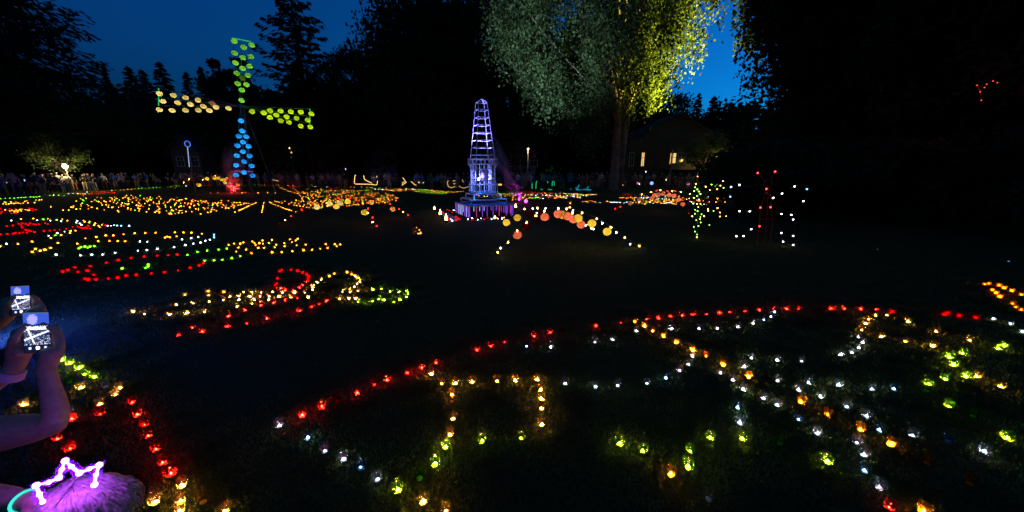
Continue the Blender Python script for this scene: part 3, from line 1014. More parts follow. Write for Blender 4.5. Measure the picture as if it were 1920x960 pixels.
SAILS = {
    'green': (((530, 68), (586, 79), (640, 90)), '542,87 597,123 647,110 544,158 593,185 641,180 550,218 592,250 634,237 557,280 591,308 624,293 562,342 615,348 586,380 586,443', 'upright sail'),
    'peach': (((88, 368), (88, 425), (88, 475)), '93,402 113,447 92,498 176,411 202,457 169,502 250,426 279,466 249,501 324,440 356,478 326,502 409,460 432,484 392,503 507,489', 'pale peach sail'),
    'lime': (((996, 493), (996, 540), (996, 585)), '648,509 718,517 757,505 756,545 794,530 820,506 820,563 855,541 881,510 870,575 915,549 941,512 940,596 1004,523 983,560 998,601', 'yellow-green sail'),
    'blue': (((545, 866), (600, 868), (655, 870)), '583,565 590,626 569,657 613,660 594,693 561,714 627,717 594,749 558,774 634,775 600,811 552,831 646,835 600,874 552,889 652,894', 'blue bottom sail'),
}
for k, (ends, txt, sname) in SAILS.items():
    E = [wp(*e) for e in ends]
    for e in E:
        b = MB()
        b.tube([hub, e], 0.034, 5)
        link('sail_spar', b.mesh('sail_spar', [SAILF[k]]), wm)
    b = MB()
    b.tube([E[0], E[2]], 0.035, 6)
    link('light_bar', b.mesh('light_bar', [PURPBAR if k == 'blue' else GREENBAR]), wm)
    P = [tuple(float(q) for q in p.split(',')) for p in txt.split()]
    P.sort(key=lambda p: (p[0] - 580) ** 2 + (p[1] - 478) ** 2)
    for i, p in enumerate(P):
        kk = k
        if p == (591, 308):
            kk = 'dim green'
        if p == (409, 460):
            kk = 'dim peach'
        q = wp(p[0], p[1], WY - 0.28)
        lantern(q, 0.43, kk, '%s paper lantern on the windmill\'s %s, %s from the hub' % (kk, sname, ordinal(i + 1)), 'lanterns on the %s of the windmill' % sname, 0.92)

# ------------------------------------------------------------------ lantern arches
jar_glass = {}
for k in 'ryw':
    b = MB()
    b.lathe([(0.003, -0.07), (0.024, -0.07), (0.029, -0.03), (0.031, 0.0)], 10)
    jar_glass[k] = b.mesh('jar_glass_' + k, [GL[k][1]], True)
b = MB()
b.lathe([(0.0004, -0.063), (0.009, -0.055), (0.011, -0.045), (0.006, -0.034), (0.0004, -0.028)], 6)
jar_flame = {'y': b.mesh('jar_flame', [m_emit('jar_flame', (1.0, 0.58, 0.2), 130)]), 'w': None}
jf2 = b.mesh('jar_flame_white', [m_emit('jar_flame_white', (0.85, 0.93, 1.0), 110)])
b = MB()
b.tube([(-0.03, 0, 0), (0, 0, 0.05), (0.03, 0, 0)], 0.0022, 4)
b.tube([(0.031 * math.cos(a), 0.031 * math.sin(a), 0) for a in [i * math.pi / 5 for i in range(10)]], 0.0022, 4, closed=True)
jar_wire = b.mesh('jar_wire', [M['wire']])


def arch(label, src, path, y0, y1, lanterns, jars, dia, arch_name, start='tower end', s=6.0):
    """path, lanterns and jars are points in a zoomed crop; the arch stands in the vertical plane over the line between its two feet"""
    ox, oy = src
    A = ground(ox + path[0][0] / s, oy + path[0][1] / s)
    B = ground(ox + path[-1][0] / s, oy + path[-1][1] / s)
    if y0:
        A *= y0 / A.y
        A.z = 0
    if y1:
        B *= y1 / B.y
        B.z = 0
    nrm = Vector((-(B - A).y, (B - A).x, 0)).normalized()

    def on(x, y, push=0.0):
        d = ray(ox + x / s, oy + y / s)
        o = Vector((0, 0, H))
        t = (A - o).dot(nrm) / d.dot(nrm)
        return o + d * t + nrm * push
    t = thing('wire_arch', label, 'arch', (0, 0, 0), 0, 'wire lantern arches on the lawn')
    P = [A] + [on(*p) for p in path[1:-1]] + [B]
    b = MB()
    b.tube(smooth_path(P, 0.12), 0.008 if dia < 0.3 else 0.014, 6)
    link('arch_wire', b.mesh('arch_wire', [M['wire']], True), t)
    for k_, Q in (('foot', A), ('foot', B)):
        b = MB()
        b.tube([Q + Vector((0, 0, -0.05)), Q + Vector((0, 0, 0.12))], 0.014, 6)
        link('ground_spike', b.mesh('ground_spike', [M['wire']]), t)
    cnt = {}
    for (x, y, k) in lanterns:
        cnt[k] = cnt.get(k, 0) + 1
        # the lantern hangs on the side of the arch away from the camera or towards it, by turns
        q = on(x, y, (0.04 if cnt[k] % 2 else -0.04))
        lb = '%s %s paper lantern along the %s from its %s' % (ordinal(cnt[k]), k, arch_name, start)
        L = lantern(q, dia, k, lb, 'paper lanterns on the ' + arch_name)
        top = q + Vector((0, 0, dia * 0.55))
        # hanger up to the nearest point of the wire
        best = min(smooth_path(P, 0.06), key=lambda w: (w - top).length if w.z > top.z else 99 + (w - top).length)
        if (best - top).length < 0.9:
            hb = MB()
            hb.tube([top, best], 0.002, 4)
            ho = link('hanger', hb.mesh('hanger', [M['wire']]), t)
    jc = {}
    for (x, y, k) in jars:
        q = on(x, y) + Vector((0, 0, 0.04))
        cn = {'y': 'amber', 'w': 'clear', 'r': 'red'}[k]
        jc[k] = jc.get(k, 0) + 1
        j = thing('jar_light', '%s small %s jar light along the %s from its %s' % (ordinal(jc[k]), cn, arch_name, start), 'jar light', q, 0, 'jar lights on the ' + arch_name)
        link('jar', jar_glass[k], j)
        link('flame', jf2 if k == 'w' else jar_flame['y'], j)
        link('wire_handle', jar_wire, j)
        sc_ = 1.0 if dia < 0.25 else 1.25
        j.scale = (sc_,) * 3
    return t


arch('wire arch hung with yellow and coral paper lanterns standing alone on dark lawn', (900, 360),
     [(190, 700), (245, 640), (317, 550), (418, 425), (525, 330), (628, 255), (725, 205), (880, 170), (1047, 195), (1148, 222), (1315, 290), (1475, 385), (1630, 500), (1800, 625)], None, None,
     [(425, 487, 'coral'), (525, 392, 'dark red'), (723, 278, 'coral'), (885, 250, 'coral'), (935, 260, 'yellow'), (975, 268, 'coral'), (1057, 308, 'coral'), (1098, 292, 'yellow'), (1130, 362, 'coral'), (1267, 355, 'yellow'), (1423, 443, 'yellow')],
     [(197, 675, 'y'), (233, 628, 'w'), (317, 562, 'y'), (418, 435, 'y'), (525, 340, 'y'), (628, 265, 'y'), (645, 180, 'y'), (725, 215, 'y'), (880, 182, 'w'), (975, 190, 'y'), (1047, 208, 'w'), (1040, 235, 'y'), (1148, 232, 'y'), (1190, 372, 'w'), (1250, 403, 'y'), (1278, 415, 'w'), (1315, 298, 'y'), (1378, 348, 'w'), (1475, 395, 'y'), (1533, 455, 'w'), (1630, 510, 'y'), (1690, 583, 'w'), (1790, 607, 'y')], 0.215, 'big front arch')
arch('low wire arch with dark red lanterns just behind the big front arch', (900, 360),
     [(30, 462), (140, 370), (250, 290), (400, 222), (520, 185), (640, 172), (740, 178), (900, 190), (1080, 225), (1205, 265), (1270, 330), (1320, 430)], None, None,
     [(298, 345, 'yellow'), (418, 287, 'yellow'), (560, 250, 'dark red'), (630, 318, 'dark red'), (690, 243, 'dark red')],
     [(248, 295, 'y'), (500, 190, 'y'), (595, 185, 'w'), (640, 235, 'w'), (735, 185, 'w')], 0.24, 'low rear arch')
arch('wire arch with orange lanterns near the radiating amber candle rows', (320, 270),
     [(1220, 905), (1285, 850), (1355, 800), (1475, 725), (1610, 650), (1745, 605), (1900, 585), (2025, 592), (2165, 605), (2350, 612), (2465, 655), (2570, 715), (2670, 780), (2725, 822)], None, None,
     [(1510, 765, 'dark red'), (1645, 710, 'peach'), (1785, 670, 'peach'), (1862, 708, 'yellow'), (1905, 665, 'peach'), (1995, 645, 'yellow'), (2145, 700, 'dull amber'), (2258, 657, 'orange'), (2377, 683, 'dark red'), (2497, 730, 'orange')],
     [(1220, 898, 'r'), (1285, 855, 'y'), (1355, 810, 'r'), (1475, 737, 'r'), (1610, 668, 'r'), (1745, 620, 'r'), (1885, 607, 'r'), (2025, 603, 'r'), (2120, 635, 'r'), (2165, 655, 'r'), (2350, 630, 'r'), (2465, 672, 'r'), (2570, 730, 'r'), (2615, 763, 'y'), (2670, 795, 'r'), (2725, 815, 'r')], 0.215, 'arch by the amber rows', 'windmill end')
arch('short wire arch with one yellow lantern crossing the orange lantern arch', (320, 270),
     [(2330, 930), (2275, 850), (2225, 735), (2160, 660), (2060, 615), (1900, 600), (1760, 640), (1660, 720), (1600, 800), (1570, 860)], None, None,
     [(2190, 768, 'yellow')],
     [(2318, 920, 'r'), (2272, 880, 'y'), (2272, 825, 'r'), (2222, 725, 'r'), (2220, 775, 'y')], 0.235, 'short crossing arch', 'drum end')
arch('wire arch hung with coral lanterns beyond the lawn path', (960, 270),
     [(1155, 738), (1215, 700), (1330, 620), (1450, 560), (1560, 525), (1680, 510), (1790, 518), (1880, 550), (1940, 610), (1975, 690), (1995, 780)], None, None,
     [(1330, 668, 'dim peach'), (1435, 620, 'dim peach'), (1570, 612, 'coral'), (1603, 575, 'coral'), (1650, 570, 'dim peach'), (1700, 557, 'coral'), (1768, 572, 'coral'), (1822, 583, 'coral'), (1875, 623, 'coral'), (1920, 680, 'coral')],
     [(1160, 727, 'r'), (1217, 705, 'r'), (1460, 565, 'y'), (1565, 540, 'y'), (1625, 525, 'r'), (1668, 520, 'y'), (1750, 528, 'r'), (1800, 530, 'y'), (1838, 530, 'r'), (1900, 540, 'y'), (1992, 780, 'r')], 0.215, 'coral arch', 'tree end')
arch('small far arch with yellow lanterns beside the windmill', (320, 270),
     [(250, 540), (262, 515), (290, 480), (320, 430), (360, 395), (430, 362), (500, 355), (570, 362), (630, 380), (690, 412), (730, 445), (752, 485)], None, None,
     [(323, 460, 'yellow'), (337, 385, 'dull amber'), (403, 392, 'yellow'), (500, 385, 'yellow'), (530, 383, 'yellow'), (580, 402, 'yellow'), (605, 397, 'yellow'), (617, 432, 'yellow'), (752, 462, 'yellow'), (253, 400, 'dull amber'), (192, 430, 'dull amber')],
     [(208, 393, 'y'), (360, 398, 'y'), (500, 355, 'y'), (628, 378, 'y'), (732, 420, 'y'), (145, 432, 'y')], 0.36, 'small far arch', 'crowd end')


# ------------------------------------------------------------------ butterfly and cactus light figures
def bc(x, y, Y):
    return at_y(1240 + x / 6, 320 + y / 6, Y)


def bulb_mesh(k, r):
    b = MB()
    b.sphere((0, 0, 0), r, 8, 6, 0)
    b.lathe([(0.0004, r * 1.5), (r * 0.55, r * 1.5), (r * 0.6, r * 0.7)], 8, (0, 0, 0), 1)
    return b.mesh(k + '_bulb', [BULB[k], M['wire']], True)


BM = {k: bulb_mesh(k, 0.018) for k in BULB}
YB = 8.9
bf = thing('butterfly_figure', 'wire butterfly with red body and white bulbs along its wings', 'light figure')
redw = m_paint('red_painted_wire', (0.55, 0.03, 0.02), 0.4, 0.1)
whitew = m_paint('pale_wire', (0.12, 0.11, 0.09), 0.5, 0.1)


def wire(name, pts, r, mat, parent, Y, sm=False):
    P = [bc(x, y, Y) for x, y in pts]
    b = MB()
    b.tube(smooth_path(P, 0.08) if sm else P, r, 5)
    return link(name, b.mesh(name, [mat]), parent)


for pts in ([(1160, 110), (1115, 55), (1085, 25)], [(1228, 105), (1260, 50), (1280, 12)]):
    wire('antenna', pts, 0.006, redw, bf, YB)
c0 = bc(1197, 148, YB)
b = MB()
b.tube([c0 + Vector((0.098 * math.cos(a), 0, 0.098 * math.sin(a))) for a in [i * math.pi / 12 for i in range(24)]], 0.006, 5, closed=True)
link('head_ring', b.mesh('head_ring', [redw]), bf)
zb = ground(1438, 455, 0)
for pts in ([(1190, 190), (1150, 315), (1115, 415), (1108, 545), (1105, 700)], [(1200, 190), (1235, 315), (1230, 410), (1255, 548), (1240, 720)], [(1195, 190), (1192, 400), (1186, 545), (1182, 735)]):
    P = [bc(x, y, YB) for x, y in pts]
    P[-1].z = -0.02
    b = MB()
    b.tube(P, 0.005, 5)
    link('body_wire', b.mesh('body_wire', [redw]), bf)
wire('body_rung', [(1150, 315), (1235, 315)], 0.005, redw, bf, YB)
wire('body_rung', [(1108, 545), (1255, 548)], 0.005, redw, bf, YB)
for pts in ([(1135, 315), (1020, 245), (945, 180), (878, 148), (825, 140), (785, 170), (768, 230), (775, 292), (830, 380), (880, 455), (995, 457), (1090, 440)],
            [(880, 455), (885, 520), (845, 600), (805, 660), (820, 710), (845, 738), (925, 735), (1012, 658), (1078, 595), (1110, 545)],
            [(1235, 312), (1300, 285), (1358, 257), (1500, 177), (1560, 158), (1610, 170), (1645, 215), (1640, 280), (1597, 342), (1530, 440), (1463, 497), (1352, 487), (1290, 460), (1245, 430)],
            [(1463, 497), (1483, 550), (1495, 640), (1500, 733), (1490, 835), (1430, 830), (1370, 798), (1350, 700), (1300, 610), (1258, 560)]):
    wire('wing_outline', pts, 0.0028, whitew, bf, YB + 0.03, True)
for x, y in ((1085, 25), (1280, 10), (1182, 205), (1115, 415), (1228, 410), (1105, 625), (1240, 640)):
    if (x, y) == (1240, 640):
        continue
    link('red_bulb', BM['red'], bf, bc(x, y, YB - 0.02))
for x, y in ((785, 183), (878, 160), (880, 455), (995, 457), (845, 738), (925, 735), (1012, 658), (1260, 305), (1358, 257), (1500, 177), (1597, 342), (1352, 487), (1463, 497), (1483, 550), (1350, 700), (1370, 798), (1483, 733), (1483, 835)):
    link('white_bulb', BM['white'], bf, bc(x, y, YB))
for x, y in ((775, 292), (1638, 207)):
    link('blue_bulb', BM['blue'], bf, bc(x, y, YB))

YC = 10.0
cf = thing('flower_figure', 'slender wire plant figure dotted with green and amber bulbs', 'light figure')
P = [bc(405, 60, YC), bc(418, 200, YC), bc(410, 450, YC), bc(404, 755, YC)]
P[-1].z = -0.02
b = MB()
b.tube(P, 0.008, 5)
link('stem', b.mesh('stem', [whitew]), cf)
for pts in ([(410, 60), (395, 30), (300, 25), (250, 30)], [(425, 130), (500, 180), (545, 218), (600, 200), (665, 168), (693, 118)], [(600, 390), (632, 420), (660, 470), (660, 515), (730, 512)], [(410, 240), (380, 187), (370, 228), (345, 300)],
            [(412, 460), (525, 440), (587, 452)], [(410, 620), (480, 615), (540, 610)], [(415, 470), (378, 485), (348, 512)], [(410, 560), (365, 632), (378, 685)], [(415, 500), (453, 490), (480, 512)]):
    wire('twig', pts, 0.004, whitew, cf, YC)
for x, y, k in ((407, 65, 'amber'), (390, 148, 'amber'), (500, 180, 'amber'), (545, 218, 'amber'), (370, 228, 'amber'), (693, 118, 'amber'), (665, 168, 'amber'), (628, 208, 'amber'), (322, 262, 'amber'), (380, 187, 'green'), (425, 235, 'green'), (440, 262, 'green'), (400, 285, 'green'), (405, 210, 'green'),
                (565, 157, 'green'), (700, 192, 'green'), (365, 305, 'green'), (400, 375, 'amber'), (440, 370, 'amber'), (415, 410, 'amber'), (380, 440, 'green'), (408, 455, 'green'), (378, 485, 'green'), (453, 490, 'green'), (440, 520, 'green'), (480, 512, 'amber'), (348, 512, 'amber'), (435, 545, 'green'),
                (393, 557, 'green'), (443, 582, 'green'), (365, 632, 'green'), (417, 622, 'green'), (540, 610, 'green'), (378, 685, 'green'), (403, 717, 'green'), (400, 748, 'amber'), (525, 430, 'amber'), (527, 452, 'amber'), (587, 452, 'green'), (632, 420, 'amber'), (660, 470, 'amber'), (660, 515, 'amber'), (730, 512, 'amber')):
    o = link(k + '_bulb', BM[k], cf, bc(x, y, YC - 0.02))
    e = random.uniform(0.55, 0.95)
    o.scale = (e, e, e)


# ------------------------------------------------------------------ cut-steel fire drums, torches and fire pots
def fire_drum(q, dia, h, label, n=28, rows=14, stained=False):
    t = thing('fire_drum', label, 'fire drum', q, R(20))
    rr = dia / 2
    rg = random.Random(int(q.x * 100))
    open_ = set()
    for _ in range(26):
        ci, cj, w, hh_ = rg.randint(2, rows - 3), rg.randint(0, n - 1), rg.randint(1, 2), rg.randint(1, 3)
        for i in range(ci, min(rows - 1, ci + hh_)):
            for j in range(cj, cj + w):
                open_.add((i, j % n))
    b = MB()
    b.lathe([(rr, h * i / rows) for i in range(rows + 1)], n, skip=lambda i, j: (i, j) in open_)
    b.lathe([(0.001, 0.012), (rr, 0.012)], n)
    link('steel_shell', b.mesh('steel_shell', [M['rust_metal']]), t)
    for z in (0.01, h):
        b = MB()
        b.tube([(rr * math.cos(a), rr * math.sin(a), z) for a in [2 * math.pi * i / n for i in range(n)]], 0.008, 5, closed=True)
        link('rim', b.mesh('rim', [M['rust_metal']]), t)
    b = MB()
    for i in range(5):
        a = i * 1.26
        x, y = 0.3 * rr * math.cos(a), 0.3 * rr * math.sin(a)
        e = rg.uniform(0.7, 1.2) * h * 0.5
        b.lathe([(0.001, 0.03), (0.035, 0.05), (0.042, 0.05 + e * 0.3), (0.02, 0.05 + e * 0.7), (0.002, 0.05 + e)], 7, (x, y, 0))
    link('fire', b.mesh('fire', [m_emit('drum_fire', (1.0, 0.42, 0.09), 2.2)], True), t)
    return t


fire_drum(ground(785, 446), 0.35, 0.50, 'rusty steel drum with cut-out pattern and a fire glowing inside')
fire_drum(ground(1070, 388), 0.38, 0.52, 'pierced steel drum lantern glowing beyond the lantern arches')


def fire_pot(q, hgt, label, e):
    t = thing('fire_pot', label, 'fire pot', q, random.uniform(0, 6), 'fire pots round the tower')
    b = MB()
    b.lathe([(0.001, 0.0), (0.06, 0.0), (0.085, 0.05), (0.10, 0.08), (0.094, 0.08), (0.07, 0.045), (0.001, 0.04)], 12)
    link('bowl', b.mesh('bowl', [M['rust_metal']], True), t)
    b = MB()
    for i, (dx, dy, s) in enumerate(((0, 0, 1.0), (0.03, 0.01, 0.65), (-0.025, -0.015, 0.5))):
        prof = [(0.002, 0.05), (0.035 * s, 0.07), (0.044 * s, 0.07 + hgt * 0.25 * s), (0.026 * s, 0.07 + hgt * 0.6 * s), (0.002, 0.07 + hgt * s)]
        b.lathe(prof, 8, (dx, dy, 0))
    link('fire', b.mesh('fire', [M['fire']], True), t)


fire_pot(ground(815, 395), 0.16, 'fire pot with tall flame at the far end of the red path lights', 1)
fire_pot(ground(826, 405), 0.24, 'fire pot with tall flame midway along the red path lights', 1)
fire_pot(ground(837, 416), 0.26, 'fire pot with the tallest flame beside the red path lights', 1)
fire_pot(ground(928, 413), 0.12, 'small fire pot burning in front of the tower platform', 1)
fire_pot(ground(967, 391), 0.20, 'fire pot burning past the corner of the tower platform', 1)
fire_pot(ground(1068, 392), 0.05, 'low fire pot beside the pierced drum lantern', 1)

# paved strip leading to the tower
b = MB()
A1, A2, A3, A4 = ground(833, 396), ground(828, 401), ground(845, 416), ground(864, 413)
b.add([Vector((p.x, p.y, 0.004)) for p in (A1, A2, A3, A4)], [(0, 1, 2, 3)])
pv = link('path', b.mesh('path', [m_paint('pale_paving', (0.30, 0.30, 0.32), 0.8, 0.2, 5)]))
pv['kind'] = 'structure'

# ------------------------------------------------------------------ rope-light figures along the crowd barrier
def rope_light(label, ox, oy, strokes, Y, col, st, r=0.022):
    t = thing('rope_light_figure', label, 'rope light', (0, 0, 0), 0, 'rope-light figures by the barrier')
    m = m_emit('rope_light', col, st)
    for pts in strokes:
        P = [at_y(ox + x / 6, oy + y / 6, Y) for x, y in pts]
        b = MB()
        b.tube(P, r, 5)
        link('light_tube', b.mesh('light_tube', [m]), t)
    b = MB()
    lo = min((at_y(ox + x / 6, oy + y / 6, Y) for pts in strokes for x, y in pts), key=lambda p: p.z)
    b.tube([(lo.x, lo.y + 0.03, 0), (lo.x, lo.y + 0.03, lo.z + 0.3)], 0.015, 5)
    link('support_stake', b.mesh('support_stake', [M['wire']]), t)


WARM = (1.0, 0.62, 0.18)
rope_light('warm rope-light basket outline standing by the crowd', 640, 270, [[(165, 350), (152, 355), (146, 440), (160, 450), (290, 452), (400, 460), (408, 415)], [(250, 355), (262, 400), (300, 420), (345, 442)], [(398, 360), (400, 375)]], 36, WARM, 2.4)
rope_light('warm rope-light arrowhead outline near the basket outline', 640, 270, [[(690, 380), (710, 405), (730, 430), (705, 450), (686, 466), (690, 432), (715, 425)]], 36, WARM, 2.2)
rope_light('warm rope-light zigzag beside the arrowhead outline', 640, 270, [[(785, 422), (800, 435), (820, 455), (845, 465)], [(870, 420), (868, 440), (885, 432)], [(915, 440), (930, 432)]], 36, WARM, 1.8)
rope_light('warm rope-light letter E outline near the tower', 640, 270, [[(1202, 410), (1192, 440), (1205, 480), (1240, 492), (1280, 478)], [(1255, 415), (1282, 412)], [(1258, 448), (1282, 445)]], 34, WARM, 1.2)
rope_light('faint warm rope-light wave right beside the letter E outline', 640, 270, [[(1325, 470), (1340, 485), (1375, 497), (1400, 490), (1430, 480)], [(1360, 400), (1372, 430)]], 34, WARM, 0.8)
rope_light('small warm rope-light block beside the tower cage', 640, 270, [[(1765, 452), (1805, 452)], [(1765, 462), (1805, 462)]], 34, WARM, 2.0)
rope_light('green rope-light figure of upright bars by the barrier', 960, 270, [[(226, 440), (226, 505)], [(272, 430), (268, 505)], [(280, 415), (270, 440)], [(320, 510), (345, 512)], [(400, 420), (402, 440)], [(452, 475), (452, 430), (462, 418), (474, 425), (475, 470)], [(405, 505), (420, 515), (448, 512)]], 36, (0.02, 0.85, 0.35), 1.0)
rope_light('cyan rope-light zigzag by the barrier', 960, 270, [[(715, 490), (735, 505), (755, 460)], [(720, 515), (770, 515)], [(790, 512), (800, 515)], [(815, 500), (818, 515)], [(862, 478), (840, 505)], [(830, 516), (890, 514)], [(655, 508), (668, 508)]], 36, (0.02, 0.55, 0.8), 1.2)
rope_light('short orange rope-light bars beside the great tree trunk', 960, 270, [[(1195, 462), (1252, 462)], [(1212, 425), (1235, 428)], [(1205, 440), (1215, 415)]], 36, (1.0, 0.42, 0.08), 2.2, 0.035)
rope_light('tiny warm rope-light dashes beyond the windmill', 320, 270, [[(1150, 402), (1165, 408)], [(1180, 408), (1192, 412)], [(1200, 412), (1212, 416)]], 36, WARM, 1.4)

# blue and white light pole with a ring on top
t = thing('light_pole', 'thin pole wound with blue-white lights ending in a light ring', 'light pole')
pb = at_y(355, 312, 34)
pt_ = at_y(351.5, 276, 34)
WB = m_emit('blue_white_light_dots', (0.45, 0.62, 1.0), 1.6)
b = MB()
b.tube([(pb.x, pb.y + 0.05, 0), (pt_.x, pt_.y + 0.05, pt_.z)], 0.03, 6)
link('pole', b.mesh('pole', [M['grey_metal']]), t)
for i in range(16):
    p = pb.lerp(pt_, i / 15)
    b = MB()
    b.sphere(p, 0.035, 6, 4)
    link('light_dot', b.mesh('light_dot', [WB]), t)
rc = at_y(351.5, 270, 34)
BR = m_emit('blue_ring_light', (0.10, 0.22, 1.0), 0.8)
b = MB()
b.tube([rc + Vector((0.26 * math.cos(a), 0, 0.26 * math.sin(a))) for a in [i * math.pi / 10 for i in range(20)]], 0.04, 6, closed=True)
link('light_ring', b.mesh('light_ring', [BR]), t)

# magenta ball light, purple phone glints and loose single lights
for px, py, Y, r_, col, st, lb, nm, ct in (
        (986, 377, 17.5, 0.09, (0.95, 0.10, 0.9), 3.5, 'glowing magenta ball light on the lawn behind the front arch', 'ball_light', 'ball light'),
        (1222, 343.5, 34, 0.16, (0.15, 0.35, 1.0), 2.0, 'blue glowing balloon held up in the crowd', 'balloon', 'balloon'),
        (1196, 343.5, 34, 0.11, (0.9, 0.2, 0.45), 0.7, 'pink glowing balloon beside the white-dressed spectator', 'balloon', 'balloon'),
        (1880, 364, 13, 0.025, (0.05, 1.0, 0.25), 6, 'single green pinpoint light in the dark trees', 'pinpoint_light', 'light'),
        (1640, 315, 14, 0.014, (0.3, 0.7, 0.9), 6, 'single cyan pinpoint light in the dark trees', 'pinpoint_light', 'light'),
        (1645, 468, 8.5, 0.012, (0.9, 0.6, 0.3), 1.5, 'lone amber pinpoint light low in the dark grass', 'pinpoint_light', 'light'),
        (1891, 491, 7.3, 0.02, (0.1, 0.4, 0.9), 1.2, 'lone blue pinpoint light low in the dark grass', 'pinpoint_light', 'light'),
        (234, 598, 4.3, 0.006, (0.1, 0.1, 1.0), 10, 'tiny blue pinpoint light at the tip of the amber rows', 'pinpoint_light', 'light')):
    q = at_y(px, py, Y)
    b = MB()
    b.sphere((0, 0, 0), r_, 12, 8)
    b.tube([(0, 0, -r_), (0, 0, max(-q.z, -r_ * 3))], r_ * 0.12, 4, 1)
    tag(link(nm, b.mesh(nm, [m_emit(nm, col, st), M['wire']], True), None, q), lb, ct)
for px, py, k, lb in ((1290.5, 345, 'pink', 'pink paper lantern hanging near the plant figure'), (1342.5, 346.5, 'green', 'green paper lantern hanging near the plant figure')):
    q = at_y(px, py, 16)
    lantern(q, 0.16, k, lb, 'single lanterns near the plant figure')
    b = MB()
    b.tube([(q.x + 0.1, q.y + 0.05, 0), (q.x + 0.1, q.y + 0.05, q.z + 0.2), (q.x, q.y, q.z + 0.1)], 0.008, 5)
    tag(link('lantern_hook', b.mesh('lantern_hook', [M['wire']])), 'thin shepherd hook carrying the ' + k + ' lantern', 'hook')


# ------------------------------------------------------------------ trees
def quads(C, L, W, A, B):
    """leaf quads: centres C, half axes A*L and B*W"""
    a, b_ = A * L[:, None], B * W[:, None]
    V = np.stack([C - a, C - b_ * 0.9 + a * 0.1, C + a, C + b_ * 0.9 + a * 0.1], 1).reshape(-1, 3)
    F = np.arange(len(C) * 4, dtype=np.int32).reshape(-1, 4)
    return V, F


def unit(v):
    return v / np.maximum(1e-9, np.linalg.norm(v, axis=1))[:, None]


def conifer(h, rad, seed, nb=160, per=40, leaf=0.30, droop=0.35, low=0.06, power=0.85):
    rg = np.random.default_rng(seed)
    tb = MB()
    tb.tube([(0, 0, -0.1), (0.05, 0, h * 0.3), (0, 0.04, h * 0.7), (0, 0, h)], [h * 0.022, h * 0.016, h * 0.008, 0.02], 8)
    Cs, As, Bs, Ls, Ws = [], [], [], [], []
    for i in range(nb):
        z = h * (low + (0.985 - low) * (i + rg.random()) / nb)
        ln = rad * (1 - z / h) ** power * rg.uniform(0.55, 1.12) + 0.15
        az = i * 2.399 + rg.normal(0, 0.4)
        d = np.array([math.cos(az), math.sin(az), 0])
        s = np.array([-d[1], d[0], 0])
        k = max(6, int(per * ln / rad) + 4)
        t = rg.random(k) ** 0.75
        lat = rg.normal(0, 0.15, k) * ln * (1.15 - t)
        zz = z + ln * (0.12 * t - droop * t ** 2 + 0.16 * t ** 4) - np.abs(rg.normal(0, 0.05, k)) * ln - np.abs(lat) * 0.25
        C = np.stack([d[0] * ln * t + s[0] * lat, d[1] * ln * t + s[1] * lat, zz], 1)
        A = unit(d[None] * rg.uniform(0.4, 1, k)[:, None] + s[None] * (np.sign(lat) * rg.uniform(0.2, 0.9, k))[:, None] + np.array([0, 0, -1])[None] * rg.uniform(0.1, 0.7, k)[:, None])
        Bv = unit(np.cross(A, rg.normal(0, 1, (k, 3))))
        Cs.append(C); As.append(A); Bs.append(Bv)
        Ls.append(rg.uniform(0.6, 1.5, k) * leaf)
        Ws.append(rg.uniform(0.25, 0.55, k) * leaf)
        if i % 2 == 0 and ln > 0.8:
            e = [(d[0] * ln * u, d[1] * ln * u, z + ln * (0.12 * u - droop * u * u + 0.16 * u ** 4)) for u in (0, 0.4, 0.8)]
            tb.tube(e, [0.05, 0.03, 0.012], 4, cap=False)
    V, F = quads(np.concatenate(Cs), np.concatenate(Ls), np.concatenate(Ws), np.concatenate(As), np.concatenate(Bs))
    return tb.mesh('conifer_trunk', [M['bark']], True), np_mesh('conifer_crown', V, F, [M['needle']])


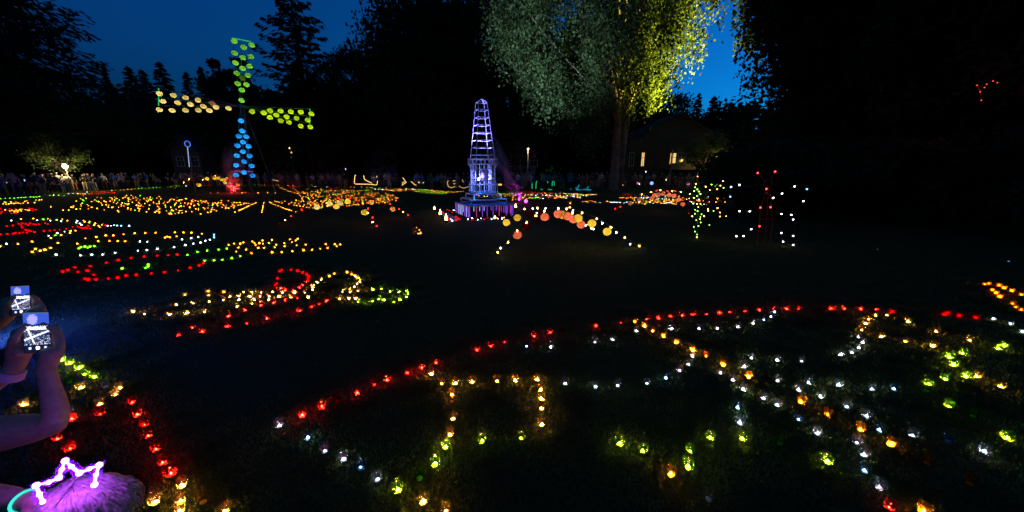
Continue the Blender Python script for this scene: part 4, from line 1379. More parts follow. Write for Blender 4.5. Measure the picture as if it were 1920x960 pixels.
def broadleaf(h, rx, zlow, seed, nclump=90, per=120, leaf=0.28, trunk_r=0.45, mat='leaf_dark', bark='bark', hang=0.0, fork=None, shell=0.55, off=0.0, tight=False):
    rg = np.random.default_rng(seed)
    rz = (h - zlow) / 2
    zc = zlow + rz
    cc = []
    while len(cc) < nclump:
        p = rg.normal(0, 1, 3)
        p /= np.linalg.norm(p)
        r_ = shell + (1 - shell) * rg.random() ** 0.6 + (rg.random() ** 4) * 0.22 * tight
        q = np.array([off + p[0] * rx * r_, p[1] * rx * r_, zc + p[2] * rz * r_])
        cc.append(q)
    tb = MB()
    zf = max(h * 0.28, zlow + 0.5 if zlow > 1 else h * 0.25)
    wob = rg.normal(0, 0.15, 2)
    tb.tube([(0, 0, -0.15), (0, 0, 0.35), (wob[0] * 0.3, 0, zf * 0.5), (wob[0], wob[1], zf), (wob[0] * 2, wob[1] * 2, zc + rz * 0.4)],
            [trunk_r * 1.45, trunk_r * 1.05, trunk_r * 0.9, trunk_r * 0.75, trunk_r * 0.15], 12)
    if fork:
        tb.tube([(fork * 0.8, 0.1, -0.15), (fork, 0.1, zf * 0.5), (fork * 1.6, 0.2, zf * 1.1), (fork * 4, 0.4, zc + rz * 0.2)], [trunk_r * 0.85, trunk_r * 0.75, trunk_r * 0.6, 0.08], 10)
    for i, q in enumerate(cc):
        if i % (8 if tight else 3) == 0:
            s_ = rg.uniform(0.55, 1.0)
            a = Vector((wob[0], wob[1], zf * s_ + (zc - zf) * 0.3 * rg.random()))
            m_ = a.lerp(Vector(q), 0.5) + Vector((0, 0, 0.12 * rx * (1 - 2 * hang)))
            tb.tube([a, a.lerp(m_, 0.6), m_.lerp(Vector(q), 0.4), Vector(q)], [trunk_r * 0.32, trunk_r * 0.24, trunk_r * 0.13, 0.02], 6, cap=False)
    Cs = []
    for q in cc:
        s_ = rx * rg.uniform(0.04, 0.10) if tight else rx * rg.uniform(0.09, 0.20)
        C = q + np.clip(rg.normal(0, 1, (per, 3)), -1.7, 1.7) * np.array([s_, s_, s_ * (0.7 + hang)])
        if hang:
            C[:, 2] -= np.abs(rg.normal(0, hang * rx * 0.16, per))
        Cs.append(C)
    C = np.concatenate(Cs)
    n = len(C)
    A = unit(rg.normal(0, 1, (n, 3)) + np.array([0, 0, -0.5 - hang]))
    Bv = unit(np.cross(A, rg.normal(0, 1, (n, 3))))
    V, F = quads(C, rg.uniform(0.5, 1.1, n) * leaf, rg.uniform(0.35, 0.8, n) * leaf, A, Bv)
    return tb.mesh('tree_trunk', [M[bark]], True), np_mesh('tree_crown', V, F, [M[mat]])


def plant(pair, x, y, label, group=None, scale=1.0, rz=0.0, name='tree', zs=None):
    t = thing(name, label, 'tree', (x, y, 0), rz, group)
    t.scale = (scale, scale, scale if zs is None else zs)
    link('trunk', pair[0], t)
    link('crown', pair[1], t)
    return t


def stand(px, toppy, Y):
    p = at_y(px, toppy, Y)
    return p.x, p.z


# the great floodlit tree
gb = ground(1150, 358)
gt = broadleaf(30, 8.9, 7.5, 21, 310, 520, 0.16, 0.44, 'leaf_tree', 'bark_pale', 0.9, 0.62, 0.45, -2.6, True)
plant(gt, gb.x, gb.y, 'huge broadleaf tree floodlit white on one side and yellow on the other', None, 1.0, 0.0, 'floodlit_tree')


def flood(label, loc, aim, col, power, angle):  # unseen lamps, assumed from the light on the crown
    t = thing('flood_lamp', label, 'flood lamp', loc, 0, 'assumed flood lamps under the great tree')
    d = (Vector(aim) - Vector(loc)).normalized()
    q = d.to_track_quat('Z', 'Y').to_matrix()
    b = MB()
    b.box((0, 0, 0.03), (0.3, 0.2, 0.06))
    b.box((-0.16, 0, 0.16), (0.02, 0.05, 0.26))
    b.box((0.16, 0, 0.16), (0.02, 0.05, 0.26))
    link('bracket', b.mesh('bracket', [M['plastic_black']]), t)
    b = MB()
    b.box((0, 0, 0), (0.28, 0.2, 0.12), 0, q)
    b.v = [tuple(Vector(v) + Vector((0, 0, 0.27))) for v in b.v]
    link('housing', b.mesh('housing', [M['plastic_black']]), t)
    b = MB()
    b.box((0, 0, 0.064), (0.24, 0.16, 0.006))
    b.v = [tuple(q @ Vector(v) + Vector((0, 0, 0.27))) for v in b.v]
    link('lens', b.mesh('lens', [m_emit('assumed_flood_lens', col, 30)]), t)
    lamp('flood_light', 'SPOT', t, tuple(Vector((0, 0, 0.27)) + d * 0.1), col, power, 0.08, tuple(Vector((0, 0, 0.27)) + d * 5), angle, 1.0)


flood('assumed yellow flood lamp on the lawn aimed up into the great tree', (gb.x + 8.5, gb.y - 4.0, 0), (gb.x + 3.2, gb.y, 17.0), (1.0, 0.86, 0.07), 135000, 64)
flood('assumed white flood lamp on the lawn aimed up into the great tree', (gb.x - 12, gb.y - 9.0, 0), (gb.x - 4.5, gb.y, 19), (0.52, 0.79, 1.0), 12000, 66)

# dark conifers and other trees round the lawn
cedar = conifer(26, 12.5, 1, 380, 230, 0.20, 0.42, 0.26, 0.6)
plant(cedar, -40.0, 26, 'huge dark conifer with sweeping branches beside the small lit lamp', None, 1.0, 0.5, 'conifer_tree')
plant(cedar, -44.5, 30, 'dark conifer standing behind the huge sweeping conifer', None, 0.95, 2.2, 'conifer_tree')
spruce = conifer(16, 3.6, 2, 170, 34, 0.30, 0.28, 0.05, 1.0)
spruce2 = conifer(16, 4.6, 3, 150, 42, 0.34, 0.22, 0.05, 0.9)
for px, py, Y, base, lb in ((192, 120, 46, 'a', 'thin pointed dark conifer next to the sweeping conifer'), (238, 122, 60, 'b', 'bushy dark conifer with a ragged double top'), (264, 128, 64, 'b', 'bushy dark conifer half hidden behind the ragged one'),
                            (297, 113, 60, 'b', 'broad dark conifer with spreading top'), (347, 133, 62, 'a', 'slim dark conifer between the spreading and the pointed conifers'), (374, 123, 63, 'a', 'pointed dark conifer beside the round-topped column tree')):
    x, z = stand(px, py, Y)
    k = z / 16
    w = {'a': 0.75 if px < 200 else 1.0, 'b': 1.0}[base]
    o = plant(spruce if base == 'a' else spruce2, x, Y, lb, 'conifers along the skyline', k * w, px * 0.7, 'conifer_tree', k)
colm = broadleaf(17, 3.4, 1.0, 5, 90, 150, 0.34, 0.3, shell=0.35)
x, z = stand(424, 90, 56)
plant(colm, x, 56, 'dense round-topped column tree behind the windmill', None, 1.05, 0, 'column_tree', z / 17)
fir = conifer(24, 7.5, 8, 210, 90, 0.30, 0.10, 0.08, 0.62)
x, z = stand(540, -40, 44)
plant(fir, x, 44, 'tall dark conifer with level branches beside the windmill', None, 1.0, 0.9, 'conifer_tree', z / 24)
br1 = broadleaf(26, 8.5, 2.0, 9, 150, 240, 0.26, 0.5)
br2 = broadleaf(24, 9.5, 1.5, 10, 140, 150, 0.40, 0.5)
for px, py, Y, pr, w, lb in ((650, 95, 52, br1, 0.5, 'dark broadleaf tree with stepped outline beside the level-branched conifer'), (772, -30, 50, br2, 0.85, 'tall dark broadleaf tree behind the rope-light basket'), (815, 10, 58, br1, 1.0, 'dark broadleaf tree with sky holes in its top'),
                             (900, -40, 52, br2, 0.95, 'tall dark broadleaf tree behind the lattice tower'), (985, 20, 60, br1, 0.9, 'dark broadleaf tree between the tower and the floodlit tree'), (1070, 40, 62, br2, 0.8, 'dark broadleaf tree directly behind the floodlit tree'),
                             (1165, 60, 64, br1, 0.8, 'dark broadleaf tree behind the floodlit trunk'), (1235, 150, 60, br2, 0.6, 'low dark broadleaf tree behind the lit house')):
    x, z = stand(px, py, Y)
    h0 = 26 if pr is br1 else 24
    plant(pr, x, Y, lb, 'broadleaf trees behind the houses', w, px * 0.37, 'broadleaf_tree', z / h0)
for px, py, Y, w, lb in ((1312, 172, 62, 0.75, 'slim conifer top in the sky gap'), (1340, 178, 58, 0.9, 'low conifer at the foot of the sky gap')):
    x, z = stand(px, py, Y)
    plant(spruce2, x, Y, lb, 'conifers in the sky gap', w, px, 'conifer_tree', z / 16)
low = broadleaf(10, 6.0, 0.4, 12, 80, 110, 0.42, 0.25)
for i, (x, Y, k, lb) in enumerate(((-92, 60, 1.3, 'low dark tree far behind the huge conifer'), (-76, 58, 1.35, 'low dark tree behind the bright white lamp'), (-62, 62, 1.35, 'low dark tree under the double-topped conifer'), (-50, 62, 1.3, 'low dark tree under the spreading conifer'),
                                   (-42, 60, 1.35, 'low dark tree between column tree and windmill'), (-31, 58, 1.5, 'low dark tree beyond the blue sail'), (-20, 60, 1.4, 'low dark tree beyond the street lamp'), (-9, 61, 1.4, 'low dark tree beyond the grey house'),
                                   (2, 62, 1.3, 'low dark tree beyond the small white house'), (14, 63, 1.2, 'low dark tree beyond the great trunk'), (38, 60, 1.25, 'low dark tree past the lit house'), (48, 52, 1.2, 'low dark tree past the yellow-lit shrub'))):
    plant(low, x, Y, lb, 'low trees closing the view', k, i * 1.3, 'broadleaf_tree')
rt1 = broadleaf(22, 5.4, 1.5, 31, 210, 330, 0.19, 0.4, shell=0.2)
rt2 = broadleaf(21, 6.8, 0.8, 32, 220, 300, 0.24, 0.45, shell=0.2)
for i, (x, Y, pr, k, lb) in enumerate(((21.4, 25, rt1, 1.0, 'tall dark tree with sky glinting through beside the sky gap'), (25.5, 23, rt2, 1.0, 'dense dark tree behind the butterfly figure'), (22.5, 16.0, rt2, 0.85, 'dense dark tree beside the butterfly figure'),
                                       (27.5, 15, rt1, 0.95, 'dark tree with red-lit leaves'), (24.5, 10.5, rt2, 0.8, 'dark tree standing just beyond the orange candle hairpin'), (33, 21, rt2, 1.05, 'dark tree behind the red-lit tree'))):
    plant(pr, x, Y, lb, 'dark trees beside the lawn', k, 1 + i * 1.1, 'broadleaf_tree')
shrub = broadleaf(3.2, 2.4, 0.1, 41, 60, 90, 0.16, 0.06, shell=0.2)
for i, (x, Y) in enumerate(((11.5, 15.5), (14.5, 14.5), (17.5, 13.0), (16.0, 10.2), (19.5, 9.4), (13.0, 18.5), (16.5, 17.0))):
    t = plant(shrub, x, Y, ['dark shrub behind the plant figure', 'dark shrub behind the butterfly figure', 'dark shrub under the dense dark tree', 'dark shrub past the butterfly wing', 'dark shrub just beyond the orange hairpin', 'dark shrub at the end of the crowd', 'dark shrub in front of the glinting tree'][i], 'shrubs at the lawn edge', 1.0, i * 0.9, 'shrub')
    t['category'] = 'shrub'
# added glowing dots and a lamp that imitate a clump of red-lit leaves
RDOT = m_emit('red_leaf_dot', (1.0, 0.06, 0.02), 2.5)
t = thing('added_leaf_dots', 'added red light dots imitating red-lit leaves in the dark tree', 'added light dots')
spots = [(1832, 160), (1838, 172), (1850, 158), (1862, 152), (1840, 188), (1846, 164), (1870, 155)]
P = [at_y(x, y, 12.2) for x, y in spots]
b = MB()
b.tube([P[4], P[1], P[0], P[5], P[2], P[3], P[6]], 0.004, 4)
link('added_cable', b.mesh('added_cable', [M['wire']]), t)
for i, q in enumerate(P):
    b = MB()
    b.sphere((0, 0, 0), 0.016, 6, 4)
    link('red_bulb', b.mesh('red_bulb', [RDOT]), t, q)  # glowing dots added in place of lit leaves
lamp('added_leaf_glow', 'POINT', t, at_y(1848, 170, 12.0), (1.0, 0.06, 0.02), 16, 0.05)  # added lamp that turns the nearby leaves red


# ------------------------------------------------------------------ houses behind the crowd
LIT = m_emit('lit_window', (1.0, 0.62, 0.20), 0.28)
LITB = m_emit('lit_window_bright', (1.0, 0.62, 0.20), 1.1)
M['pane'] = m_paint('dark_pane', (0.02, 0.022, 0.03), 0.1, 0.1, 3, 0.5)
M['trim'] = m_paint('white_trim', (0.45, 0.43, 0.40), 0.6, 0.08)
M['roof'] = m_paint('dark_roof', (0.05, 0.045, 0.045), 0.8, 0.3, 4)


def house(label, x0, x1, Y, d, hw, hr, wallcol, wins, gable=True, porch=None):
    t = thing('house', label, 'house', ((x0 + x1) / 2, Y, 0), 0, 'houses behind the crowd')
    w = x1 - x0
    b = MB()
    b.box((0, d / 2, hw / 2), (w, d, hw))
    if gable:
        b.add([(-w / 2, 0, hw), (w / 2, 0, hw), (0, 0, hw + hr), (-w / 2, d, hw), (w / 2, d, hw), (0, d, hw + hr)], [(0, 1, 2), (4, 3, 5)])
    link('wall', b.mesh('wall', [m_paint('house_wall', wallcol, 0.85, 0.12, 1.5)]), t)
    b = MB()
    o = 0.5
    if gable:
        k = hr / (w / 2)
        for s in (-1, 1):
            b.add([(s * (w / 2 + o), -o, hw - o * k), (0, -o, hw + hr), (0, d + o, hw + hr), (s * (w / 2 + o), d + o, hw - o * k),
                   (s * (w / 2 + o), -o, hw - o * k + 0.18), (0, -o, hw + hr + 0.18), (0, d + o, hw + hr + 0.18), (s * (w / 2 + o), d + o, hw - o * k + 0.18)],
                  [(0, 1, 2, 3), (4, 7, 6, 5), (0, 4, 5, 1), (3, 2, 6, 7), (0, 3, 7, 4), (1, 5, 6, 2)])
    else:
        b.add([(-w / 2 - o, -o, hw), (w / 2 + o, -o, hw), (w / 2 + o, d + o, hw), (-w / 2 - o, d + o, hw), (-w / 2 + 1, d / 2, hw + hr), (w / 2 - 1, d / 2, hw + hr)],
              [(0, 1, 5, 4), (1, 2, 5), (2, 3, 4, 5), (3, 0, 4), (0, 3, 2, 1)])
    rf = link('roof', b.mesh('roof', [M['roof']]), t)
    b = MB()
    b.box((w * 0.22, d * 0.55, hw + hr * 0.8), (0.6, 0.6, 1.6))
    link('chimney', b.mesh('chimney', [M['roof']]), rf)
    for (cx, cz, ww_, hh_, kind) in wins:
        x = cx
        b = MB()
        f = 0.09
        b.box((x, -0.04, cz + hh_ / 2 + f / 2), (ww_ + 2 * f, 0.1, f))
        b.box((x, -0.05, cz - hh_ / 2 - f / 2), (ww_ + 3 * f, 0.14, f))
        b.box((x - ww_ / 2 - f / 2, -0.04, cz), (f, 0.1, hh_))
        b.box((x + ww_ / 2 + f / 2, -0.04, cz), (f, 0.1, hh_))
        b.box((x, -0.035, cz + hh_ * 0.12), (ww_, 0.05, 0.05))
        b.box((x, -0.036, cz), (0.05, 0.05, hh_))
        wn = link('window', b.mesh('window', [M['trim']]), t)
        b = MB()
        b.box((x, -0.012, cz), (ww_, 0.02, hh_))
        link('pane', b.mesh('pane', [{'d': M['pane'], 'l': LIT, 'b': LITB}[kind]]), wn)
    b = MB()
    b.box((-w * 0.1, -0.03, 1.05), (1.0, 0.06, 2.1))
    dr = link('door', b.mesh('door', [m_paint('door_paint', (0.08, 0.05, 0.04), 0.5)]), t)
    b = MB()
    b.sphere((-w * 0.1 + 0.4, -0.09, 1.0), 0.04, 6, 4)
    link('door_handle', b.mesh('door_handle', [M['grey_metal']]), dr)
    return t


def hx(px, Y):
    return at_y(px, 310, Y).x


Y0 = 47
hA = house('pale craftsman house with warm lit windows and a balcony', hx(1170, Y0), hx(1352, Y0), Y0, 9, 5.8, 3.2, (0.085, 0.07, 0.055),
           [(hx(1260, Y0) - (hx(1170, Y0) + hx(1352, Y0)) / 2, 3.5, 0.75, 1.35, 'b'), (hx(1204, Y0) - (hx(1170, Y0) + hx(1352, Y0)) / 2, 3.4, 0.35, 1.7, 'b'), (hx(1275, Y0) - (hx(1170, Y0) + hx(1352, Y0)) / 2, 3.5, 0.75, 1.35, 'd'),
            (hx(1290, Y0) - (hx(1170, Y0) + hx(1352, Y0)) / 2, 3.5, 0.75, 1.35, 'd'), (hx(1183, Y0) - (hx(1170, Y0) + hx(1352, Y0)) / 2, 3.4, 0.5, 1.6, 'd'), (hx(1324, Y0) - (hx(1170, Y0) + hx(1352, Y0)) / 2, 3.4, 0.4, 0.6, 'l')])
mx_ = (hx(1170, Y0) + hx(1352, Y0)) / 2
b = MB()
bx0, bx1 = hx(1247, Y0) - mx_, hx(1350, Y0) - mx_
b.box(((bx0 + bx1) / 2, -0.8, 2.15), (bx1 - bx0, 1.5, 0.14))
b.box(((bx0 + bx1) / 2, -1.5, 2.55), (bx1 - bx0, 0.1, 0.7))
link('balcony', b.mesh('balcony', [m_paint('balcony_paint', (0.30, 0.25, 0.18), 0.7, 0.1)]), hA)
for u in (bx0 + 0.15, (bx0 + bx1) / 2, bx1 - 0.15):
    b = MB()
    b.box((u, -1.45, 2.1 / 2), (0.18, 0.18, 2.1))
    b.box((u, -1.4, 3.7), (0.14, 0.14, 1.6))
    link('porch_post', b.mesh('porch_post', [M['trim']]), hA)
lamp('porch_light', 'POINT', hA, (bx1 - 1.4, -0.6, 3.3), (1.0, 0.6, 0.2), 40, 0.06)
b = MB()
b.sphere((bx1 - 1.4, -0.35, 3.5), 0.08, 8, 6)
link('porch_lamp', b.mesh('porch_lamp', [m_emit('porch_lamp', (1.0, 0.65, 0.25), 6)]), hA)
Y1 = 50
house('small white-trimmed house behind the warm street lamp by the tower', hx(945, Y1), hx(1004, Y1), Y1, 8, 4.6, 2.6, (0.24, 0.22, 0.24), [(0.6, 3.2, 0.9, 1.2, 'd'), (2.0, 3.2, 0.9, 1.2, 'd'), (-1.2, 3.2, 0.9, 1.2, 'd')])
Y2 = 52
house('wide grey house behind the rope-light basket', hx(590, Y2), hx(745, Y2), Y2, 9, 5.4, 3.0, (0.20, 0.20, 0.23), [(-4, 3.2, 1.0, 1.3, 'd'), (-1.5, 3.2, 1.0, 1.3, 'd'), (2.2, 3.2, 1.0, 1.3, 'd'), (4.6, 3.2, 1.0, 1.3, 'd')], False)
Y3 = 50
house('pale gabled house behind the blue-white light pole', hx(325, Y3), hx(378, Y3), Y3, 8, 4.6, 2.2, (0.08, 0.07, 0.075), [(-0.8, 3.2, 0.9, 1.2, 'd'), (1.2, 3.2, 0.9, 1.2, 'd')])
house('dim house under trees behind the windmill', hx(478, Y3), hx(535, Y3), Y3 + 3, 8, 4.4, 2.4, (0.18, 0.17, 0.20), [(-0.9, 3.0, 0.9, 1.2, 'd'), (1.0, 3.0, 0.9, 1.2, 'd')], False)


# ------------------------------------------------------------------ street lamps
def street_lamp(label, px, toppy, Y, col, power, big=1.0, glow=14):
    p = at_y(px, toppy, Y)
    t = thing('street_lamp', label, 'street lamp', (p.x, Y, 0), 0, 'street lamps behind the crowd')
    b = MB()
    yo = -0.18 if power else 0.0
    ptop = p.z if power else p.z - 0.13 * big
    b.tube([(0, 0, 0), (0, 0, p.z * 0.5), (0, 0, ptop)], [0.10, 0.085, 0.07] if power else [0.06, 0.05, 0.035], 8)
    link('post', b.mesh('post', [m_paint('lamp_post_paint', (0.40, 0.36, 0.28), 0.6, 0.1)], True), t)
    b = MB()
    b.lathe([(0.0005, 0.16), (0.22, 0.10), (0.24, 0.02), (0.20, 0.0)], 12, (0, yo, p.z + (0.09 if power else 0.13) * big))
    link('lamp_hood', b.mesh('lamp_hood', [M['grey_metal']], True), t)
    b = MB()
    b.sphere((0, yo, p.z - (0.04 if power else 0.0)), 0.10 * big, 10, 6)
    link('lamp_globe', b.mesh('lamp_globe', [m_emit('street_lamp_globe', col, glow)], True), t)
    if power:
        lamp('lamp_light', 'POINT', t, (0, -0.42, p.z - 0.22), col, power, 0.08)


street_lamp('warm street lamp with slim lit post beyond the windmill', 545, 277, 44, (1.0, 0.70, 0.28), 26)
street_lamp('warm street lamp with slim lit post beside the small white-trimmed house', 990, 279, 44, (1.0, 0.72, 0.32), 22)
street_lamp('bright white lamp among the trees at the crowd\'s far end', 122, 312, 33, (1.0, 0.82, 0.36), 0, 1.7, 260)
small = broadleaf(7.0, 2.6, 2.2, 51, 46, 80, 0.16, 0.12, 'leaf_tree')
p = at_y(118, 285, 34.6)
plant(small, p.x + 0.3, 33.9, 'small tree lit yellow from below by the bright white lamp', None, 0.8, 0.3, 'small_tree')
p = at_y(1330, 290, 42)
plant(small, p.x, 43.0, 'small tree lit yellow beside the porch of the lit house', None, 0.95, 1.9, 'small_tree')
p = at_y(1352, 286, 42)
lamp('assumed_porch_spill', 'POINT', hA, (p.x - mx_, p.y - Y0 + 0.4, p.z - 0.6), (1.0, 0.72, 0.15), 120, 0.1)  # unseen lamp, assumed from the yellow leaves of the small tree

# ------------------------------------------------------------------ coloured smoke with its flares
def smoke(name, label, a, c, rad, col, dens, scale):
    """one soft-edged puff stretched from a to c"""
    a, c = Vector(a), Vector(c)
    b = MB()
    b.sphere((0, 0, 0), 1.0, 20, 14)
    m = m_volume(name, col, dens, scale)
    n, l = m.node_tree.nodes, m.node_tree.links
    tc = [x for x in n if x.type == 'TEX_COORD'][0]
    g_ = n.new('ShaderNodeTexGradient')
    g_.gradient_type = 'SPHERICAL'
    l.new(tc.outputs['Object'], g_.inputs['Vector'])
    mu = n.new('ShaderNodeMath')
    mu.operation = 'MULTIPLY'
    l.new([x for x in n if x.type == 'MAP_RANGE'][0].outputs[0], mu.inputs[0])
    l.new(g_.outputs['Fac'], mu.inputs[1])
    l.new(mu.outputs[0], [x for x in n if x.type == 'PRINCIPLED_VOLUME'][0].inputs['Density'])
    d = c - a
    o = link(name, b.mesh(name, [m], True), None, (a + c) / 2, d.to_track_quat('Z', 'Y').to_euler(), (rad, rad, d.length * 0.62))
    o['kind'] = 'stuff'
    tag(o, label, 'smoke')
    return o


def flare(label, q, col, power):
    t = thing('smoke_flare', label, 'flare', q)
    b = MB()
    b.tube([(0, 0, 0), (0, 0, 0.16)], 0.03, 8)
    link('tube', b.mesh('tube', [M['plastic_black']]), t)
    b = MB()
    b.lathe([(0.001, 0.16), (0.03, 0.18), (0.036, 0.22), (0.012, 0.30), (0.001, 0.34)], 8)
    link('burning_tip', b.mesh('burning_tip', [m_emit('flare_tip', col, 26)], True), t)
    lamp('flare_light', 'POINT', t, (0, 0, 0.42), col, power, 0.08)


fq = ground(436, 347)
fq = fq * (31.5 / fq.y)
fq.z = 0
flare('burning red flare on the ground at the foot of the windmill', fq, (1.0, 0.03, 0.03), 130)
smoke('red_smoke', 'red smoke rising from the flare behind the windmill', fq + Vector((-0.1, 0, 0.2)), fq + Vector((0.75, 0.1, 4.2)), 0.95, (1, 0.9, 0.9), 2.6, 2.2)
mq = Vector((0.45, 21.5, 0))
flare('assumed magenta flare on the ground behind the tower', mq, (0.75, 0.02, 0.6), 34)  # assumed source, added to light the magenta smoke
smoke('magenta_smoke', 'magenta smoke drifting up behind the tower', mq + Vector((0, 0, 0.3)), mq + Vector((-2.2, 0.1, 4.4)), 0.62, (1, 0.9, 1.0), 2.6, 2.2)


# ------------------------------------------------------------------ people
def skinned(chains, voxel, name):
    """limb chains of (point, radius) grown with the Skin modifier and fused into one surface"""
    vs, es, rs, roots = [], [], [], []
    for ch in chains:
        b0 = len(vs)
        roots.append(b0)
        for i, (p, r) in enumerate(ch):
            vs.append(tuple(p))
            rs.append(r)
            if i:
                es.append((b0 + i - 1, b0 + i))
    me = bpy.data.meshes.new(name)
    me.from_pydata(vs, es, [])
    o = bpy.data.objects.new(name, me)
    COL.objects.link(o)
    o.modifiers.new('skin', 'SKIN')
    sv = me.skin_vertices[0].data
    for i, r in enumerate(rs):
        r2 = r if isinstance(r, tuple) else (r, r)
        sv[i].radius = (r2[0] * 1.12, r2[1] * 1.12)
        sv[i].use_root = i in roots
    s = o.modifiers.new('sub', 'SUBSURF')
    s.levels = s.render_levels = 2
    rm = o.modifiers.new('remesh', 'REMESH')
    rm.mode = 'VOXEL'
    rm.voxel_size = voxel
    rm.use_smooth_shade = True
    sm = o.modifiers.new('smooth', 'SMOOTH')
    sm.factor = 0.5
    sm.iterations = 1
    dg = bpy.context.evaluated_depsgraph_get()
    out = bpy.data.meshes.new_from_object(o.evaluated_get(dg))
    out.name = name
    bpy.data.objects.remove(o)
    bpy.data.meshes.remove(me)
    return out


def standing(arms, wide=1.0, stance=0.10):
    """a 1.70 m figure facing -Y; arms = two lists of (elbow, wrist, hand)"""
    V3 = Vector
    ch = [[(V3((0, 0, 0.90)), (0.135 * wide, 0.105)), (V3((0, 0.0, 1.05)), (0.125 * wide, 0.095)), (V3((0, 0, 1.22)), (0.145 * wide, 0.105)), (V3((0, 0.01, 1.36)), (0.15 * wide, 0.095)), (V3((0, 0.01, 1.44)), (0.07, 0.06)), (V3((0, 0, 1.49)), (0.048, 0.048))],
          [(V3((0, 0, 1.47)), 0.045), (V3((0, -0.015, 1.54)), (0.062, 0.072)), (V3((0, -0.01, 1.61)), (0.074, 0.09)), (V3((0, 0.0, 1.66)), (0.068, 0.082))],
          [(V3((0, -0.085, 1.58)), 0.014), (V3((0, -0.105, 1.565)), 0.012)]]
    for i, s in enumerate((-1, 1)):
        ch.append([(V3((s * 0.08, 0, 0.90)), 0.085), (V3((s * stance * 0.95, -0.01, 0.66)), 0.075), (V3((s * stance, -0.015, 0.48)), 0.055), (V3((s * stance, 0.01, 0.28)), 0.052), (V3((s * stance, 0.02, 0.08)), 0.036)])
        ch.append([(V3((s * stance, 0.03, 0.045)), 0.038), (V3((s * stance * 1.1, -0.06, 0.04)), 0.042), (V3((s * stance * 1.2, -0.14, 0.035)), 0.034)])
        e, w, h = (V3(p) for p in arms[i])
        ch.append([(V3((s * 0.13, 0.01, 1.38)), 0.06), (V3((s * 0.185, 0.01, 1.35)), 0.052), (e, 0.04), (e.lerp(w, 0.5), 0.037), (w, 0.026)])
        d = (h - w).normalized()
        sd = d.cross(V3((0, 1, 0.3))).normalized()
        ch.append([(w, 0.027), (h, 0.036)])
        for f in (-1.5, -0.5, 0.5, 1.5):
            ch.append([(h + sd * f * 0.017, 0.011), (h + d * (0.085 - abs(f) * 0.008) + sd * f * 0.018, 0.009)])
        ch.append([(w + d * 0.03, 0.012), (h + sd * 0.05 + d * 0.02, 0.010)])
    return ch


POSES = {
    'with arms at the sides': [((-0.24, 0.03, 1.10), (-0.25, -0.03, 0.87), (-0.25, -0.05, 0.80)), ((0.24, 0.03, 1.10), (0.25, -0.03, 0.87), (0.25, -0.05, 0.80))],
    'holding a phone at the chest': [((-0.24, -0.04, 1.12), (-0.10, -0.24, 1.22), (-0.06, -0.28, 1.27)), ((0.24, -0.04, 1.12), (0.10, -0.24, 1.22), (0.06, -0.28, 1.27))],
    'with arms folded': [((-0.25, -0.03, 1.13), (-0.04, -0.19, 1.13), (0.05, -0.19, 1.15)), ((0.25, -0.03, 1.13), (0.04, -0.21, 1.17), (-0.05, -0.22, 1.19))],
    'raising one arm with a phone': [((-0.25, -0.10, 1.32), (-0.14, -0.22, 1.52), (-0.11, -0.25, 1.60)), ((0.24, 0.03, 1.10), (0.24, -0.05, 0.87), (0.24, -0.07, 0.80))],
    'with a hand on one hip': [((-0.33, 0.06, 1.15), (-0.17, -0.04, 0.99), (-0.13, -0.06, 0.97)), ((0.24, 0.02, 1.10), (0.25, -0.04, 0.87), (0.25, -0.06, 0.80))],
}
SKIN = m_paint('skin', (0.50, 0.31, 0.23), 0.55, 0.08, 9, 0.3)
HAIRS = {'dark': m_paint('dark_hair', (0.03, 0.02, 0.015), 0.6, 0.3, 40), 'fair': m_paint('fair_hair', (0.25, 0.16, 0.08), 0.6, 0.3, 40)}
SHOE = m_paint('shoes', (0.08, 0.07, 0.07), 0.6)
CLOTH = {'black': (0.015, 0.015, 0.017), 'white': (0.50, 0.48, 0.46), 'grey': (0.09, 0.09, 0.10), 'navy': (0.02, 0.025, 0.06), 'rust': (0.22, 0.085, 0.035), 'blue': (0.05, 0.09, 0.24), 'pink': (0.26, 0.13, 0.14), 'tan': (0.22, 0.16, 0.09), 'red': (0.30, 0.03, 0.025), 'olive': (0.06, 0.06, 0.03)}
CM = {k: m_paint(k + '_cloth', tuple(min(0.72, 2.2 * q_) for q_ in v), 0.85, 0.12, 14) for k, v in CLOTH.items()}
pose_mesh = {}
for nm, arms in POSES.items():
    me = skinned(standing(arms, 1.0 if 'folded' not in nm else 1.1, 0.10 if 'hip' not in nm else 0.13), 0.018, 'person_body')
    n = len(me.polygons)
    cen = np.empty(n * 3, dtype=np.float32)
    me.polygons.foreach_get('center', cen)
    cen = cen.reshape(-1, 3)
    x, y, z = cen.T
    mi = np.full(n, 1)                                  # shirt
    mi[z < 0.93] = 2                                    # trousers
    mi[z < 0.10] = 4                                    # shoes
    mi[(z > 1.46) & (np.abs(x) < 0.09)] = 0             # head and neck
    mi[(z > 1.53) & (np.abs(x) < 0.11) & ((y > 0.015) | (z > 1.665))] = 3
    for (e, w, h) in arms:
        w_, h_, e_ = np.array(w), np.array(h), np.array(e)
        m_ = (w_ + e_) / 2
        for c, r in ((h_, 0.13), (w_, 0.075), (m_, 0.09)):
            mi[np.linalg.norm(cen - c, axis=1) < r] = 0
    pose_mesh[nm] = (me, mi)
made = {}


